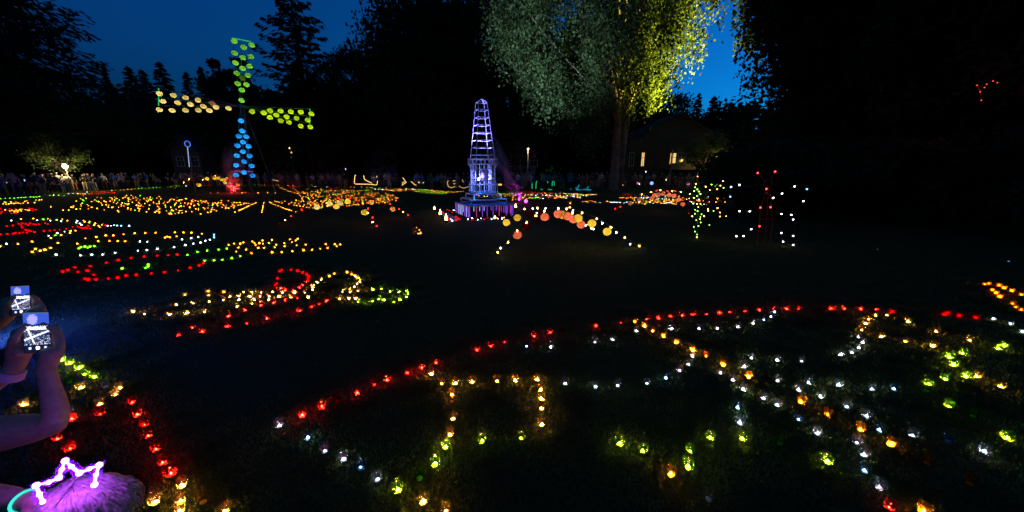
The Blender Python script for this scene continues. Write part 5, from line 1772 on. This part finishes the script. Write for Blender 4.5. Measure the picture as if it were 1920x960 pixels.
def person(x, y, pose, top, bottom, hair, scale, rz, extra=''):
    key = (pose, top, bottom, hair)
    if key not in made:
        base, mi = pose_mesh[pose]
        me = base.copy()
        me.materials.clear()
        for m in (SKIN, CM[top], CM[bottom], HAIRS[hair], SHOE):
            me.materials.append(m)
        me.polygons.foreach_set('material_index', mi.astype(np.int32))
        me.polygons.foreach_set('use_smooth', [True] * len(mi))
        made[key] = me
    who = 'child' if scale < 0.8 else 'person'
    bt = '%s top and %s trousers' % (top, bottom) if top != bottom else '%s clothes all over' % top
    t = tag(link('person', made[key], None, (x, y, 0), (0, 0, rz), (scale,) * 3), '%s in %s, %s hair, %s%s' % (who, bt, hair, pose, extra), 'person', 'spectators behind the rope')
    return t


rc_ = random.Random(12)
line = [(-20, 372), (60, 366), (130, 360), (190, 356), (250, 352.5), (310, 351), (400, 350.5), (500, 351), (640, 353), (800, 354), (950, 355), (1100, 354), (1200, 354), (1300, 355), (1375, 357)]
xs_, ys_ = [p[0] for p in line], [p[1] for p in line]
NEAR = [(0, 'the far end lamp'), (150, 'the bright white lamp'), (260, 'the dark conifers'), (330, 'the light pole'), (400, 'the windmill foot'), (520, 'the warm street lamp'), (640, 'the rope-light basket'), (740, 'the rope-light arrowhead'), (830, 'the letter E lights'), (940, 'the tower'), (1000, 'the green rope lights'), (1070, 'the cyan rope lights'), (1130, 'the great trunk'), (1180, 'the orange rope lights'), (1240, 'the lit house'), (1310, 'the plant figure')]
cands_p = []
px = -6.0
while px < 1372:
    for row in (0, 1):
        if row == 1 and rc_.random() < 0.6:
            continue
        u = px + rc_.uniform(-4, 4) + row * 6
        if 452 < u < 480 and row == 0:
            continue
        q = ground(u, float(np.interp(u, xs_, ys_)) + rc_.uniform(-0.5, 0.5))
        if row:
            q *= 1 + rc_.uniform(0.9, 3.0) / q.length
        if abs(q.x - gb.x) < 1.9 and abs(q.y - gb.y) < 1.5:
            continue
        cands_p.append((u, q, row))
    px += rc_.choice((7, 8, 9, 10, 12, 15, 26))
seen_lab = {}
for u, q, row in cands_p:
    pose = rc_.choice(list(POSES))
    top = rc_.choice(['black', 'black', 'black', 'grey', 'navy', 'navy', 'white', 'rust', 'pink', 'blue', 'olive', 'tan'])
    bottom = rc_.choice(['black', 'navy', 'tan', 'grey', 'black', 'rust', 'tan'])
    hair = rc_.choice(['dark', 'dark', 'fair'])
    sc_ = rc_.uniform(0.95, 1.08) if rc_.random() > 0.12 else rc_.uniform(0.6, 0.72)
    if abs(u - 122) < 7 and row == 0:
        top, bottom, pose = 'blue', 'white', 'with arms at the sides'
    if abs(u - 538) < 6 and row == 0:
        top, bottom = 'grey', 'red'
    by = ''
    for lim, nm in NEAR:
        if u >= lim:
            by = nm
    face = math.atan2(q.x, q.y) * -0.9 + rc_.gauss(0, 0.35)
    p_ = person(q.x, q.y, pose, top, bottom, hair, sc_, face, '')
    who = ('child' if sc_ < 0.8 else 'person') + ' in ' + (top + ' and ' + bottom if top != bottom else 'all ' + top)
    for lb in (who + ' ' + pose + ' near ' + by, hair + '-haired ' + who + ' ' + pose + ' near ' + by, 'turned ' + who + ' ' + pose + ' near ' + by, 'second-row ' + who + ' ' + pose + ' near ' + by, 'tall ' + who + ' ' + pose + ' near ' + by):
        lb = lb.replace('with a hand on one hip', 'hand on hip').replace('with arms at the sides', 'arms down').replace('raising one arm with a phone', 'raising a phone').replace('holding a phone at the chest', 'holding a phone')
        if lb not in seen_lab:
            break
    seen_lab[lb] = 1
    p_['label'] = lb

for i, (u, v, col, lb) in enumerate(((12, 341, (1.0, 0.8, 0.55), 'bright phone torch held low in the crowd beside the dark conifer'), (46, 338, (0.25, 0.4, 1.0), 'blue phone screen glowing in the crowd near the far end lamp'), (648, 317, (0.5, 0.4, 1.0), 'violet phone screen held high by the rope-light basket'),
                                       (1211, 322, (0.9, 0.95, 1.0), 'white phone torch held high near the lit house'), (1199, 345, (1.0, 0.9, 0.7), 'white phone torch held low near the orange rope lights'), (1249, 337, (1.0, 0.75, 0.5), 'warm phone light in the crowd before the balcony'))):
    q = at_y(u, v, 33 if u > 100 else 27)
    t = thing('phone_light', lb, 'phone', q, 0, 'phones glowing in the crowd')
    b = MB()
    b.box((0, 0.006, 0), (0.075, 0.009, 0.15))
    link('phone_body', b.mesh('phone_body', [M['plastic_black']]), t)
    b = MB()
    b.box((0, 0, 0), (0.066, 0.002, 0.136))
    link('screen', b.mesh('screen', [m_emit('phone_glow', col, 2.6)]), t)

# rope barrier in front of the crowd
t = thing('rope_barrier', 'thin rope barrier on stakes between the lawn and the crowd', 'barrier')
RP = []
for u in range(-20, 1380, 50):
    q = ground(u, float(np.interp(u, xs_, ys_)))
    q *= 1 - 0.7 / q.length
    if abs(q.x - gb.x) < 1.6 and abs(q.y - gb.y) < 2.5:
        q.y = gb.y - 2.5
    b = MB()
    b.tube([(q.x, q.y, -0.05), (q.x, q.y, 1.0)], 0.02, 6)
    link('stake', b.mesh('stake', [M['grey_metal']]), t)
    RP.append(Vector((q.x, q.y, 0.95)))
rope = []
for a, c in zip(RP, RP[1:]):
    for k in range(6):
        f = k / 6
        v = a.lerp(c, f)
        v.z -= 0.18 * 4 * f * (1 - f)
        rope.append(v)
b = MB()
b.tube(rope + [RP[-1]], 0.012, 5)
link('rope', b.mesh('rope', [m_paint('pale_rope', (0.35, 0.25, 0.22), 0.8)]), t)

# ------------------------------------------------------------------ onlookers beside the camera
AD = at_depth
MA = 1.30
MD = 1.72
SKINF = m_paint('near_skin', (0.46, 0.25, 0.17), 0.5, 0.18, 55, 0.35)
_n, _l = SKINF.node_tree.nodes, SKINF.node_tree.links
_b = _n.new('ShaderNodeBump')
_b.inputs['Strength'].default_value = 0.35
_b.inputs['Distance'].default_value = 0.004
_l.new([x for x in _n if x.type == 'TEX_NOISE'][0].outputs['Fac'], _b.inputs['Height'])
_l.new(_b.outputs[0], [x for x in _n if x.type == 'BSDF_PRINCIPLED'][0].inputs['Normal'])
SHIRT = m_paint('dark_violet_shirt', (0.05, 0.035, 0.06), 0.8, 0.2, 20)
JEANS = CM['navy']


def paint_mesh(me, mats, fn):
    me.materials.clear()
    for m in mats:
        me.materials.append(m)
    n = len(me.polygons)
    cen = np.empty(n * 3, dtype=np.float32)
    me.polygons.foreach_get('center', cen)
    cen = cen.reshape(-1, 3)
    me.polygons.foreach_set('material_index', fn(cen).astype(np.int32))
    me.polygons.foreach_set('use_smooth', [True] * n)
    me.update()


def legs(x, y, hz, hip=0.09, k=1.0):
    out = []
    for s in (-1, 1):
        out.append([(Vector((x + s * hip, y, hz)), 0.085 * k), (Vector((x + s * hip * 1.1, y + 0.01, hz * 0.55)), 0.062 * k), (Vector((x + s * hip * 1.15, y - 0.01, hz * 0.3)), 0.055 * k), (Vector((x + s * hip * 1.15, y - 0.02, 0.08)), 0.038 * k)])
        out.append([(Vector((x + s * hip * 1.15, y - 0.03, 0.045)), 0.036 * k), (Vector((x + s * hip * 1.2, y + 0.07, 0.04)), 0.042 * k), (Vector((x + s * hip * 1.25, y + 0.15, 0.035)), 0.034 * k)])
    return out


def sit_legs(x, y, hz):
    out = []
    f, sd = Vector((-0.86, 0.5, 0)), Vector((0.5, 0.86, 0))
    c = Vector((x, y, 0))
    for s in (-1, 1):
        o = c + sd * (s * 0.11)

        def at(u, z):
            return o + f * u + Vector((0, 0, z))
        out.append([(c + sd * (s * 0.085) + Vector((0, 0, hz + 0.02)), 0.088), (at(0.22, hz + 0.03), 0.075), (at(0.42, hz + 0.03), 0.056), (at(0.44, hz * 0.5), 0.052), (at(0.44, 0.08), 0.038)])
        out.append([(at(0.42, 0.045), 0.036), (at(0.50, 0.04), 0.042), (at(0.60, 0.035), 0.034)])
    t = thing('folding_stool', 'low folding stool under the ' + ('nearer' if x > -2.4 else 'farther') + ' phone holder', 'stool', (x, y, 0))
    b = MB()
    b.box((0, 0.02, hz - 0.085), (0.38, 0.34, 0.03))
    link('seat', b.mesh('seat', [CM['navy']]), t)
    for sx in (-1, 1):
        for sy in (-1, 1):
            b = MB()
            b.tube([(sx * 0.17, sy * 0.15, 0), (sx * 0.17, -sy * 0.13, hz - 0.10)], 0.011, 6)
            link('leg', b.mesh('leg', [M['grey_metal']]), t)
    return out


def head(c, r=0.095):
    c = Vector(c)
    return [[(c + Vector((0, 0, -r * 2.0)), r * 0.55), (c + Vector((0, 0.0, -r * 1.3)), r * 0.55)],
            [(c + Vector((0, 0.02, -r * 0.75)), (r * 0.68, r * 0.75)), (c + Vector((0, 0.005, 0)), (r * 0.85, r * 0.98)), (c + Vector((0, -0.005, r * 0.55)), (r * 0.75, r * 0.9))],
            [(c + Vector((0, r * 0.95, -r * 0.1)), 0.012), (c + Vector((0, r * 1.12, -r * 0.35)), 0.013)],
            [(c + Vector((-r * 0.9, 0, -r * 0.1)), 0.014), (c + Vector((-r * 0.98, -0.01, r * 0.15)), 0.012)],
            [(c + Vector((r * 0.9, 0, -r * 0.1)), 0.014), (c + Vector((r * 0.98, -0.01, r * 0.15)), 0.012)]]


def hair_cap(c, r, mat, parent, strands, seed, name='hair', long=0.0):
    """hair as a shell with raised locks combed down from the crown"""
    rg = random.Random(seed)
    c = Vector(c)
    b = MB()
    nv, nu = 12, 24
    prof = []
    for i in range(nv + 1):
        a = math.pi * 0.66 * i / nv
        prof.append((max(0.002, r * 1.02 * math.sin(a)), r * 1.08 * math.cos(a)))
    vs, fs = [], []
    for i, (rr, z) in enumerate(prof):
        for j in range(nu):
            an = 2 * math.pi * j / nu
            cut = 1.0
            zz = z
            if math.sin(an) > 0.35:                       # face side (+Y): hairline stays high
                zz = max(z, r * 0.35)
            k = 1 + 0.025 * math.sin(9 * an + i)
            vs.append(c + Vector((rr * k * math.cos(an), rr * k * math.sin(an), zz)))
    for i in range(nv):
        for j in range(nu):
            j2 = (j + 1) % nu
            fs.append((i * nu + j, i * nu + j2, (i + 1) * nu + j2, (i + 1) * nu + j))
    b.add(vs, fs)
    for _ in range(strands):
        an = rg.uniform(math.pi * 0.75, math.pi * 2.25) + 0.0
        st = rg.uniform(0.02, 0.5)
        en = rg.uniform(0.9, 1.9)
        tw = rg.uniform(-0.5, 0.5)
        P = []
        for k in range(7):
            a = st + (en - st) * k / 6
            q = an + tw * k / 6
            R_ = r * (1.05 + 0.05 * math.sin(k * 1.3 + an) + rg.uniform(-0.008, 0.012))
            P.append(c + Vector((R_ * math.sin(a) * math.cos(q), R_ * math.sin(a) * math.sin(q), R_ * 1.06 * math.cos(a) - (long * max(0, k - 4) * 0.04))))
        b.tube(P, [0.002, 0.004, 0.0045, 0.0045, 0.004, 0.003, 0.001], 4)
    return link(name, b.mesh(name, [mat], True), parent)


def phone(label, corners, depth_list, seed, group):
    """corners tl, tr, br, bl in photograph pixels"""
    P = [AD(x, y, t) for (x, y), t in zip(corners, depth_list)]
    c = (P[0] + P[1] + P[2] + P[3]) / 4
    u = ((P[1] - P[0]) + (P[2] - P[3])).normalized()
    v = ((P[0] - P[3]) + (P[1] - P[2])).normalized()
    w, h = ((P[1] - P[0]).length + (P[2] - P[3]).length) / 2, ((P[0] - P[3]).length + (P[1] - P[2]).length) / 2
    n = u.cross(v).normalized()
    if n.dot(Vector((0, 0, H)) - c) < 0:
        n = -n
    t = thing('smartphone', label, 'phone', c, 0, group)
    rot = Matrix((u, v, n)).transposed()
    b = MB()
    b.box(rot @ Vector((0, 0, -0.0045)), (w * 1.06, h * 1.04, 0.008), 0, rot)
    link('phone_body', b.mesh('phone_body', [M['plastic_black']]), t)
    # the live picture on the screen, cell by cell
    nx_, ny_ = 40, 70
    rg = random.Random(seed)
    cols = [((0.006, 0.01, 0.03), 0.5), ((0.05, 0.12, 0.75), 0.35), ((0.85, 0.92, 1.0), 1.25), ((0.30, 0.30, 0.95), 0.6), ((1.0, 0.6, 0.40), 0.55), ((0.10, 0.16, 0.35), 0.35), ((0.55, 0.6, 1.0), 0.8), ((0.20, 0.9, 0.30), 0.5)]
    mats = [m_emit('screen_picture', c_[0], c_[1] * 2.6) for c_ in cols]
    b = MB()
    for j in range(ny_):
        for i in range(nx_):
            fx, fy = (i + 0.5) / nx_, (j + 0.5) / ny_
            k = 0
            if fy > 0.965:
                k = 5
            elif fy > 0.66:
                q_ = (fx - 0.35) ** 2 * 5 + (fy - 0.82) ** 2 * 12
                k = 3 if q_ < 0.2 + rg.uniform(-0.08, 0.08) else 1
                if fy < 0.69 + 0.03 * math.sin(fx * 9 + seed) + rg.uniform(0, 0.03):
                    k = 0
            elif fy > 0.55:
                k = rg.choice((2, 2, 2, 6, 4, 7)) if fy < 0.63 else rg.choice((0, 5, 6))
            elif fy > 0.20:
                k = 6 if abs((fx - 0.2) - (0.5 - fy) * 0.6) < 0.035 or abs(fy - (0.30 + fx * 0.22)) < 0.022 else (rg.choice((4, 5, 6)) if rg.random() < 0.13 else rg.choice((0, 0, 5)))
            elif fy > 0.17:
                k = 6 if rg.random() < 0.35 else 0
            else:
                k = 2 if (fx - 0.5) ** 2 + ((fy - 0.085) * 1.9) ** 2 < 0.007 else (6 if (abs(fx - 0.2) < 0.05 or abs(fx - 0.8) < 0.05) and abs(fy - 0.085) < 0.025 else 0)
            x0, x1 = (i / nx_ - 0.5) * w, ((i + 1) / nx_ - 0.5) * w
            y0, y1 = (j / ny_ - 0.5) * h, ((j + 1) / ny_ - 0.5) * h
            b.add([rot @ Vector((x0, y0, 0.0008)), rot @ Vector((x1, y0, 0.0008)), rot @ Vector((x1, y1, 0.0008)), rot @ Vector((x0, y1, 0.0008))], [(0, 1, 2, 3)], k)
    link('screen', b.mesh('screen', mats), t)
    b = MB()
    b.box(rot @ Vector((w * 0.25, h * 0.38, -0.0100)), (w * 0.3, h * 0.14, 0.004), 0, rot)
    link('camera_bump', b.mesh('camera_bump', [M['plastic_black']]), t)
    return c, u, v, n, w, h


pc, pu, pv_, pn, pw, ph = phone('phone held up in two hands showing the lit garden on its bright screen', [(42, 587), (91, 585), (95, 657), (47, 660)], [1.277, 1.323, 1.323, 1.277], 1, 'phones held up by onlookers')


def hand(wrist, palm, side, c, u, v, n, w, h, low):
    """a hand closed round the lower half of a phone: fingers behind it, thumb up along its edge"""
    ch = [[(wrist - (palm - wrist) * 0.6, 0.020), (wrist, 0.024), (wrist.lerp(palm, 0.5), 0.027), (palm, 0.029), (palm.lerp(c + u * side * w * 0.5 - v * h * low - n * 0.012, 0.55), 0.026)]]
    edge = c + u * side * (w * 0.5)
    for k in range(4):
        o = -v * h * (low + 0.20 - 0.185 * k)
        ln = (0.85, 1.0, 0.97, 0.8)[k]
        a = edge + o + u * side * 0.021 - n * 0.006
        ch.append([(palm.lerp(a, 0.45), 0.012), (a, 0.0098), (edge + o * 1.0 - u * side * w * 0.28 * ln - n * 0.022, 0.0100), (edge + o - u * side * w * 0.62 * ln - n * 0.018, 0.0090)])
    tb = palm + u * side * 0.018 + n * 0.014
    ch.append([(palm, 0.019), (tb, 0.016), (edge - v * h * (low * 0.45) + u * side * 0.022 + n * 0.016, 0.0118), (edge + v * h * 0.05 + u * side * 0.010 + n * 0.018, 0.0105), (edge + v * h * 0.16 - u * side * 0.006 + n * 0.014, 0.0088)])
    return ch


wr, pr_ = AD(86, 692, MA), AD(98, 664, MA)
wl, pl_ = AD(24, 697, MA + 0.01), AD(36, 668, MA + 0.01)
el = AD(103, 799, MA - 0.01)
shr = AD(-130, 842, MA - 0.03)
ell = AD(-70, 748, MA)
shl = shr + Vector((-0.36, 0.02, 0.0))
tx, ty = (shr.x + shl.x) / 2, (shr.y + shl.y) / 2 - 0.03
zs_ = shr.z
hc = Vector((tx, ty + 0.04, zs_ + 0.25))
ch = [[(Vector((tx, ty, zs_ - 0.50)), (0.15, 0.115)), (Vector((tx, ty, zs_ - 0.3)), (0.135, 0.105)), (Vector((tx, ty, zs_ - 0.12)), (0.155, 0.11)), (Vector((tx, ty, zs_ - 0.01)), (0.15, 0.09)), (Vector((tx, ty + 0.01, zs_ + 0.07)), 0.055)]]
ch += head(hc)
ch += sit_legs(tx, ty, zs_ - 0.50)
ch.append([(shr + Vector((-0.07, 0, 0)), 0.07), (shr, 0.068), (AD(-20, 816, MA - 0.02), 0.066), (AD(45, 806, MA - 0.015), 0.055), (AD(84, 801, MA - 0.01), 0.043), (AD(104, 790, MA - 0.008), 0.036), (AD(106, 770, MA - 0.005), 0.033),
           (AD(99, 742, MA), 0.029), (AD(92, 714, MA), 0.0235), (wr, 0.0225), (pr_, 0.026), (AD(100, 650, MA + 0.005), 0.02)])
ch.append([(AD(88, 812, MA - 0.01), 0.022), (AD(110, 800, MA - 0.008), 0.026), (AD(112, 780, MA - 0.008), 0.022)])
ch.append([(shl + Vector((0.07, 0, 0)), 0.07), (shl, 0.066), (shl.lerp(ell, 0.6), 0.055), (ell, 0.042), (ell.lerp(wl, 0.5), 0.036), (ell.lerp(wl, 0.85), 0.0265), (wl, 0.0245), (pl_, 0.027), (AD(38, 655, MA + 0.015), 0.02)])
ch += hand(wr, pr_, 1, pc, pu, pv_, pn, pw, ph, 0.30)
ch += hand(wl, pl_, -1, pc, pu, pv_, pn, pw, ph, 0.30)
me = skinned(ch, 0.0036, 'person_body')


def fnA(c):
    mi = np.zeros(len(c))
    mi[(np.hypot(c[:, 0] - tx, (c[:, 1] - ty)) < 0.215) & (c[:, 2] < zs_ + 0.075) & (c[:, 2] > zs_ - 0.62)] = 1
    mi[(np.hypot(c[:, 0] - tx, (c[:, 1] - ty)) < 0.75) & (c[:, 0] < tx + 0.25) & (c[:, 2] < zs_ - 0.38)] = 2
    mi[c[:, 2] < 0.08] = 3
    return mi


paint_mesh(me, [SKINF, SHIRT, JEANS, SHOE], fnA)
pA = tag(link('person', me), 'bare-armed person in dark top holding a phone up in both hands', 'person')
hair_cap(hc, 0.104, HAIRS['dark'], pA, 60, 3)
# pink bead bracelet
b = MB()
ax = (pl_ - wl).normalized()
s1 = ax.orthogonal().normalized()
s2 = ax.cross(s1)
for k in range(3):
    b.tube([wl - ax * (0.004 + 0.011 * k) + (s1 * math.cos(a) + s2 * math.sin(a)) * 0.0295 for a in [i * math.pi / 9 for i in range(18)]], 0.0052, 6, closed=True)
tag(link('bracelet', b.mesh('bracelet', [m_paint('pink_beads', (0.75, 0.45, 0.62), 0.4, 0.1)], True)), 'triple pink bracelet on the wrist of the person with the raised phone', 'bracelet')

# second onlooker further along, phone in hands
qc, qu, qv, qn, qw, qh = phone('phone held up behind the first one with a blue garden view on screen', [(20, 538), (54, 535), (57, 588), (22, 590)], [1.69, 1.75, 1.75, 1.69], 5, 'phones held up by onlookers')
w2, p2 = AD(64, 602, MD), AD(68, 586, MD)
w3, p3 = AD(-2, 608, MD), AD(10, 594, MD)
sh2 = AD(-170, 680, MD)
sh3 = sh2 + Vector((-0.36, 0.02, 0))
tx2, ty2, zs2 = (sh2.x + sh3.x) / 2, (sh2.y + sh3.y) / 2 - 0.03, sh2.z
hc2 = Vector((tx2, ty2 + 0.04, zs2 + 0.25))
ch = [[(Vector((tx2, ty2, zs2 - 0.52)), (0.15, 0.115)), (Vector((tx2, ty2, zs2 - 0.3)), (0.135, 0.105)), (Vector((tx2, ty2, zs2 - 0.12)), (0.155, 0.11)), (Vector((tx2, ty2, zs2 - 0.01)), (0.15, 0.09)), (Vector((tx2, ty2 + 0.01, zs2 + 0.07)), 0.055)]]
ch += head(hc2)
ch += sit_legs(tx2, ty2, zs2 - 0.52)
e2 = AD(30, 668, MD)
e3 = AD(-110, 668, MD + 0.05)
ch.append([(sh2 + Vector((-0.07, 0, 0)), 0.062), (sh2, 0.058), (sh2.lerp(e2, 0.6), 0.048), (e2, 0.040), (e2.lerp(w2, 0.5), 0.036), (w2, 0.025), (p2, 0.026), (p2.lerp(qc, 0.3), 0.018)])
ch.append([(sh3 + Vector((0.07, 0, 0)), 0.062), (sh3, 0.058), (sh3.lerp(e3, 0.6), 0.048), (e3, 0.040), (e3.lerp(w3, 0.5), 0.036), (w3, 0.025), (p3, 0.026), (p3.lerp(qc, 0.3), 0.018)])
ch += hand(w2, p2, 1, qc, qu, qv, qn, qw, qh, 0.30)
ch += hand(w3, p3, -1, qc, qu, qv, qn, qw, qh, 0.30)
me = skinned(ch, 0.005, 'person_body')


def fnD(c):
    mi = np.zeros(len(c))
    mi[(np.hypot(c[:, 0] - tx2, (c[:, 1] - ty2)) < 0.22) & (c[:, 2] < zs2 + 0.075)] = 1
    for a, b_ in ((sh2, e2), (sh3, e3)):
        for f in (0.1, 0.35, 0.6, 0.85, 1.0):
            mi[np.linalg.norm(c - np.array(a.lerp(b_, f)), axis=1) < 0.12] = 1
    mi[(np.hypot(c[:, 0] - tx2, (c[:, 1] - ty2)) < 0.75) & (c[:, 0] < tx2 + 0.25) & (c[:, 2] < zs2 - 0.40)] = 2
    mi[c[:, 2] < 0.08] = 3
    return mi


paint_mesh(me, [SKINF, CM['black'], JEANS, SHOE], fnD)
pD = tag(link('person', me), 'person in black long sleeves holding up the farther phone', 'person')
hair_cap(hc2, 0.104, HAIRS['dark'], pD, 60, 8)

# child wearing a light-up tiara
MK = 1.05
hk = AD(160, 972, MK)
kx, ky = hk.x, hk.y
kz = hk.z - 0.19
wk, hk2 = AD(42, 938, MK - 0.05), AD(78, 946, MK - 0.06)
shk = Vector((kx - 0.14, ky - 0.01, kz - 0.06))
ek = AD(-75, 930, MK - 0.01)
ch = [[(Vector((kx, ky, kz - 0.36)), (0.105, 0.085)), (Vector((kx, ky, kz - 0.2)), (0.10, 0.08)), (Vector((kx, ky, kz - 0.06)), (0.115, 0.075)), (Vector((kx, ky, kz + 0.02)), 0.045)]]
ch += head(hk, 0.09)
ch += legs(kx, ky, kz - 0.36, 0.065, 0.75)
ch.append([(shk + Vector((0.05, 0, 0)), 0.045), (shk, 0.046), (shk.lerp(ek, 0.55), 0.042), (ek, 0.036), (ek.lerp(wk, 0.4), 0.036), (ek.lerp(wk, 0.75), 0.031), (wk, 0.024), (hk2, 0.024), (hk2 + (hk2 - wk) * 0.4, 0.016)])
ch.append([(wk, 0.024), (hk2, 0.026)])
dk = (hk2 - wk).normalized()
sk = dk.cross(Vector((0, 0, 1))).normalized()
for f in (-1.5, -0.5, 0.5, 1.5):
    ch.append([(hk2 + sk * f * 0.012, 0.0095), (hk2 + dk * 0.03 + sk * f * 0.014 + Vector((0, 0, 0.006)), 0.0088), (hk2 + dk * (0.062 - 0.006 * abs(f)) + sk * f * 0.015 - Vector((0, 0, 0.008)), 0.0080)])
ch.append([(wk + dk * 0.015, 0.011), (hk2 + sk * 0.035 + dk * 0.01, 0.009)])
sk2 = Vector((kx + 0.14, ky - 0.01, kz - 0.06))
ch.append([(sk2 - Vector((0.05, 0, 0)), 0.045), (sk2, 0.044), (sk2 + Vector((0.05, 0.02, -0.19)), 0.034), (sk2 + Vector((0.04, 0.10, -0.34)), 0.024)])
hh2 = sk2 + Vector((0.04, 0.12, -0.40))
ch.append([(sk2 + Vector((0.04, 0.10, -0.34)), 0.024), (hh2, 0.026)])
for f in (-1.5, -0.5, 0.5, 1.5):
    ch.append([(hh2 + Vector((0, f * 0.012, 0)), 0.0095), (hh2 + Vector((0.0, f * 0.013 + 0.01, -0.055)), 0.008)])
ch.append([(hh2, 0.012), (hh2 + Vector((-0.03, 0.03, -0.02)), 0.009)])
me = skinned(ch, 0.0036, 'person_body')


def fnK(c):
    mi = np.zeros(len(c))
    mi[(np.hypot(c[:, 0] - kx, (c[:, 1] - ky)) < 0.17) & (c[:, 2] < kz + 0.03) & (c[:, 2] > kz - 0.42)] = 1
    mi[(np.hypot(c[:, 0] - kx, (c[:, 1] - ky)) < 0.2) & (c[:, 2] < kz - 0.40)] = 2
    mi[c[:, 2] < 0.08] = 3
    return mi


paint_mesh(me, [SKINF, CM['pink'], JEANS, SHOE], fnK)
pK = tag(link('person', me), 'fair-haired child wearing a glowing violet tiara with one hand at the head', 'person')
hair_cap(hk, 0.115, m_paint('light_brown_hair', (0.34, 0.28, 0.22), 0.45, 0.5, 90, 0.6), pK, 240, 5)
# tiara of violet LED beads on a wire
tt = thing('light_up_tiara', 'tiara outline of glowing violet beads on the fair-haired child\'s head', 'tiara')
TP = [(80, 941, 0.93), (74, 927, 0.93), (68, 910, 0.94), (92, 904, 0.95), (110, 896, 0.96), (116, 880, 0.96), (122, 864, 0.96), (134, 875, 0.97), (149, 887, 0.97), (168, 879, 0.98), (186, 872, 0.98), (180, 890, 0.98), (177, 909, 0.98)]
TPW = [AD(x, y, t) for x, y, t in TP]
VIO = m_emit('violet_led_bead', (0.40, 0.07, 1.0), 190)
VIW = m_emit('violet_led_wire', (0.36, 0.08, 1.0), 40.0)
b = MB()
b.tube(TPW, 0.0032, 6)
link('glowing_wire', b.mesh('glowing_wire', [VIW]), tt)
HALO, _n, _l = new_mat('violet_halo_shell')          # added translucent shell imitating a violet halo round the lit wire
_t, _s, _x = _n.new('ShaderNodeBsdfTransparent'), _n.new('ShaderNodeBsdfTranslucent'), _n.new('ShaderNodeMixShader')
_t.inputs[0].default_value = (0.93, 0.85, 1.0, 1)
_s.inputs[0].default_value = (0.42, 0.12, 1.0, 1)
_x.inputs[0].default_value = 0.035
_l.new(_t.outputs[0], _x.inputs[1])
_l.new(_s.outputs[0], _x.inputs[2])
mat_out(_n, _l, _x.outputs[0])
for r_ in (0.0075, 0.0125):
    b = MB()
    b.tube(TPW, r_, 10)
    link('halo_shell', b.mesh('halo_shell', [HALO], True), tt)  # added only for the halo look
for i, q in enumerate(TPW):
    b = MB()
    b.sphere((0, 0, 0), 0.0068 if i in (2, 4, 6, 8, 10, 12) else 0.0050, 10, 6)
    link('led_bead', b.mesh('led_bead', [VIO], True), tt, q)
b = MB()
b.tube([hk + Vector((0.118 * math.cos(a), 0.118 * math.sin(a), 0.045)) for a in [math.pi * 1.15 + i * math.pi * 0.7 / 10 for i in range(11)]], 0.003, 5)
link('head_band', b.mesh('head_band', [M['plastic_black']]), tt)
# cyan glow bracelet
ax = (hk2 - wk).normalized()
s1 = ax.orthogonal().normalized()
s2 = ax.cross(s1)
b = MB()
b.tube([wk + ax * 0.008 + (s1 * math.cos(a) + s2 * math.sin(a)) * 0.0275 for a in [i * math.pi / 10 for i in range(20)]], 0.0036, 6, closed=True)
tag(link('glow_bracelet', b.mesh('glow_bracelet', [m_emit('cyan_glow_stick', (0.05, 0.85, 0.75), 1.1)], True)), 'cyan glow-stick bracelet on the child\'s raised wrist', 'bracelet')

# assumed blue lamp beyond the phones, added to cast blue onto the lawn
bl = ground(-6, 640)
t = thing('blue_lamp', 'assumed small blue flood lamp on the lawn beyond the raised phones', 'lamp', bl)
b = MB()
b.tube([(0, 0, 0), (0, 0, 0.42)], 0.012, 6)
link('stake', b.mesh('stake', [M['wire']]), t)
b = MB()
b.lathe([(0.001, 0.50), (0.05, 0.50), (0.055, 0.43), (0.001, 0.42)], 12)
link('hood', b.mesh('hood', [M['plastic_black']], True), t)
b = MB()
b.sphere((0, 0, 0.40), 0.028, 8, 6)
link('bulb', b.mesh('bulb', [m_emit('blue_lamp_bulb', (0.03, 0.06, 1.0), 40)], True), t)
lamp('assumed_blue_light', 'POINT', t, (0, 0, 0.34), (0.02, 0.05, 1.0), 300, 0.03)
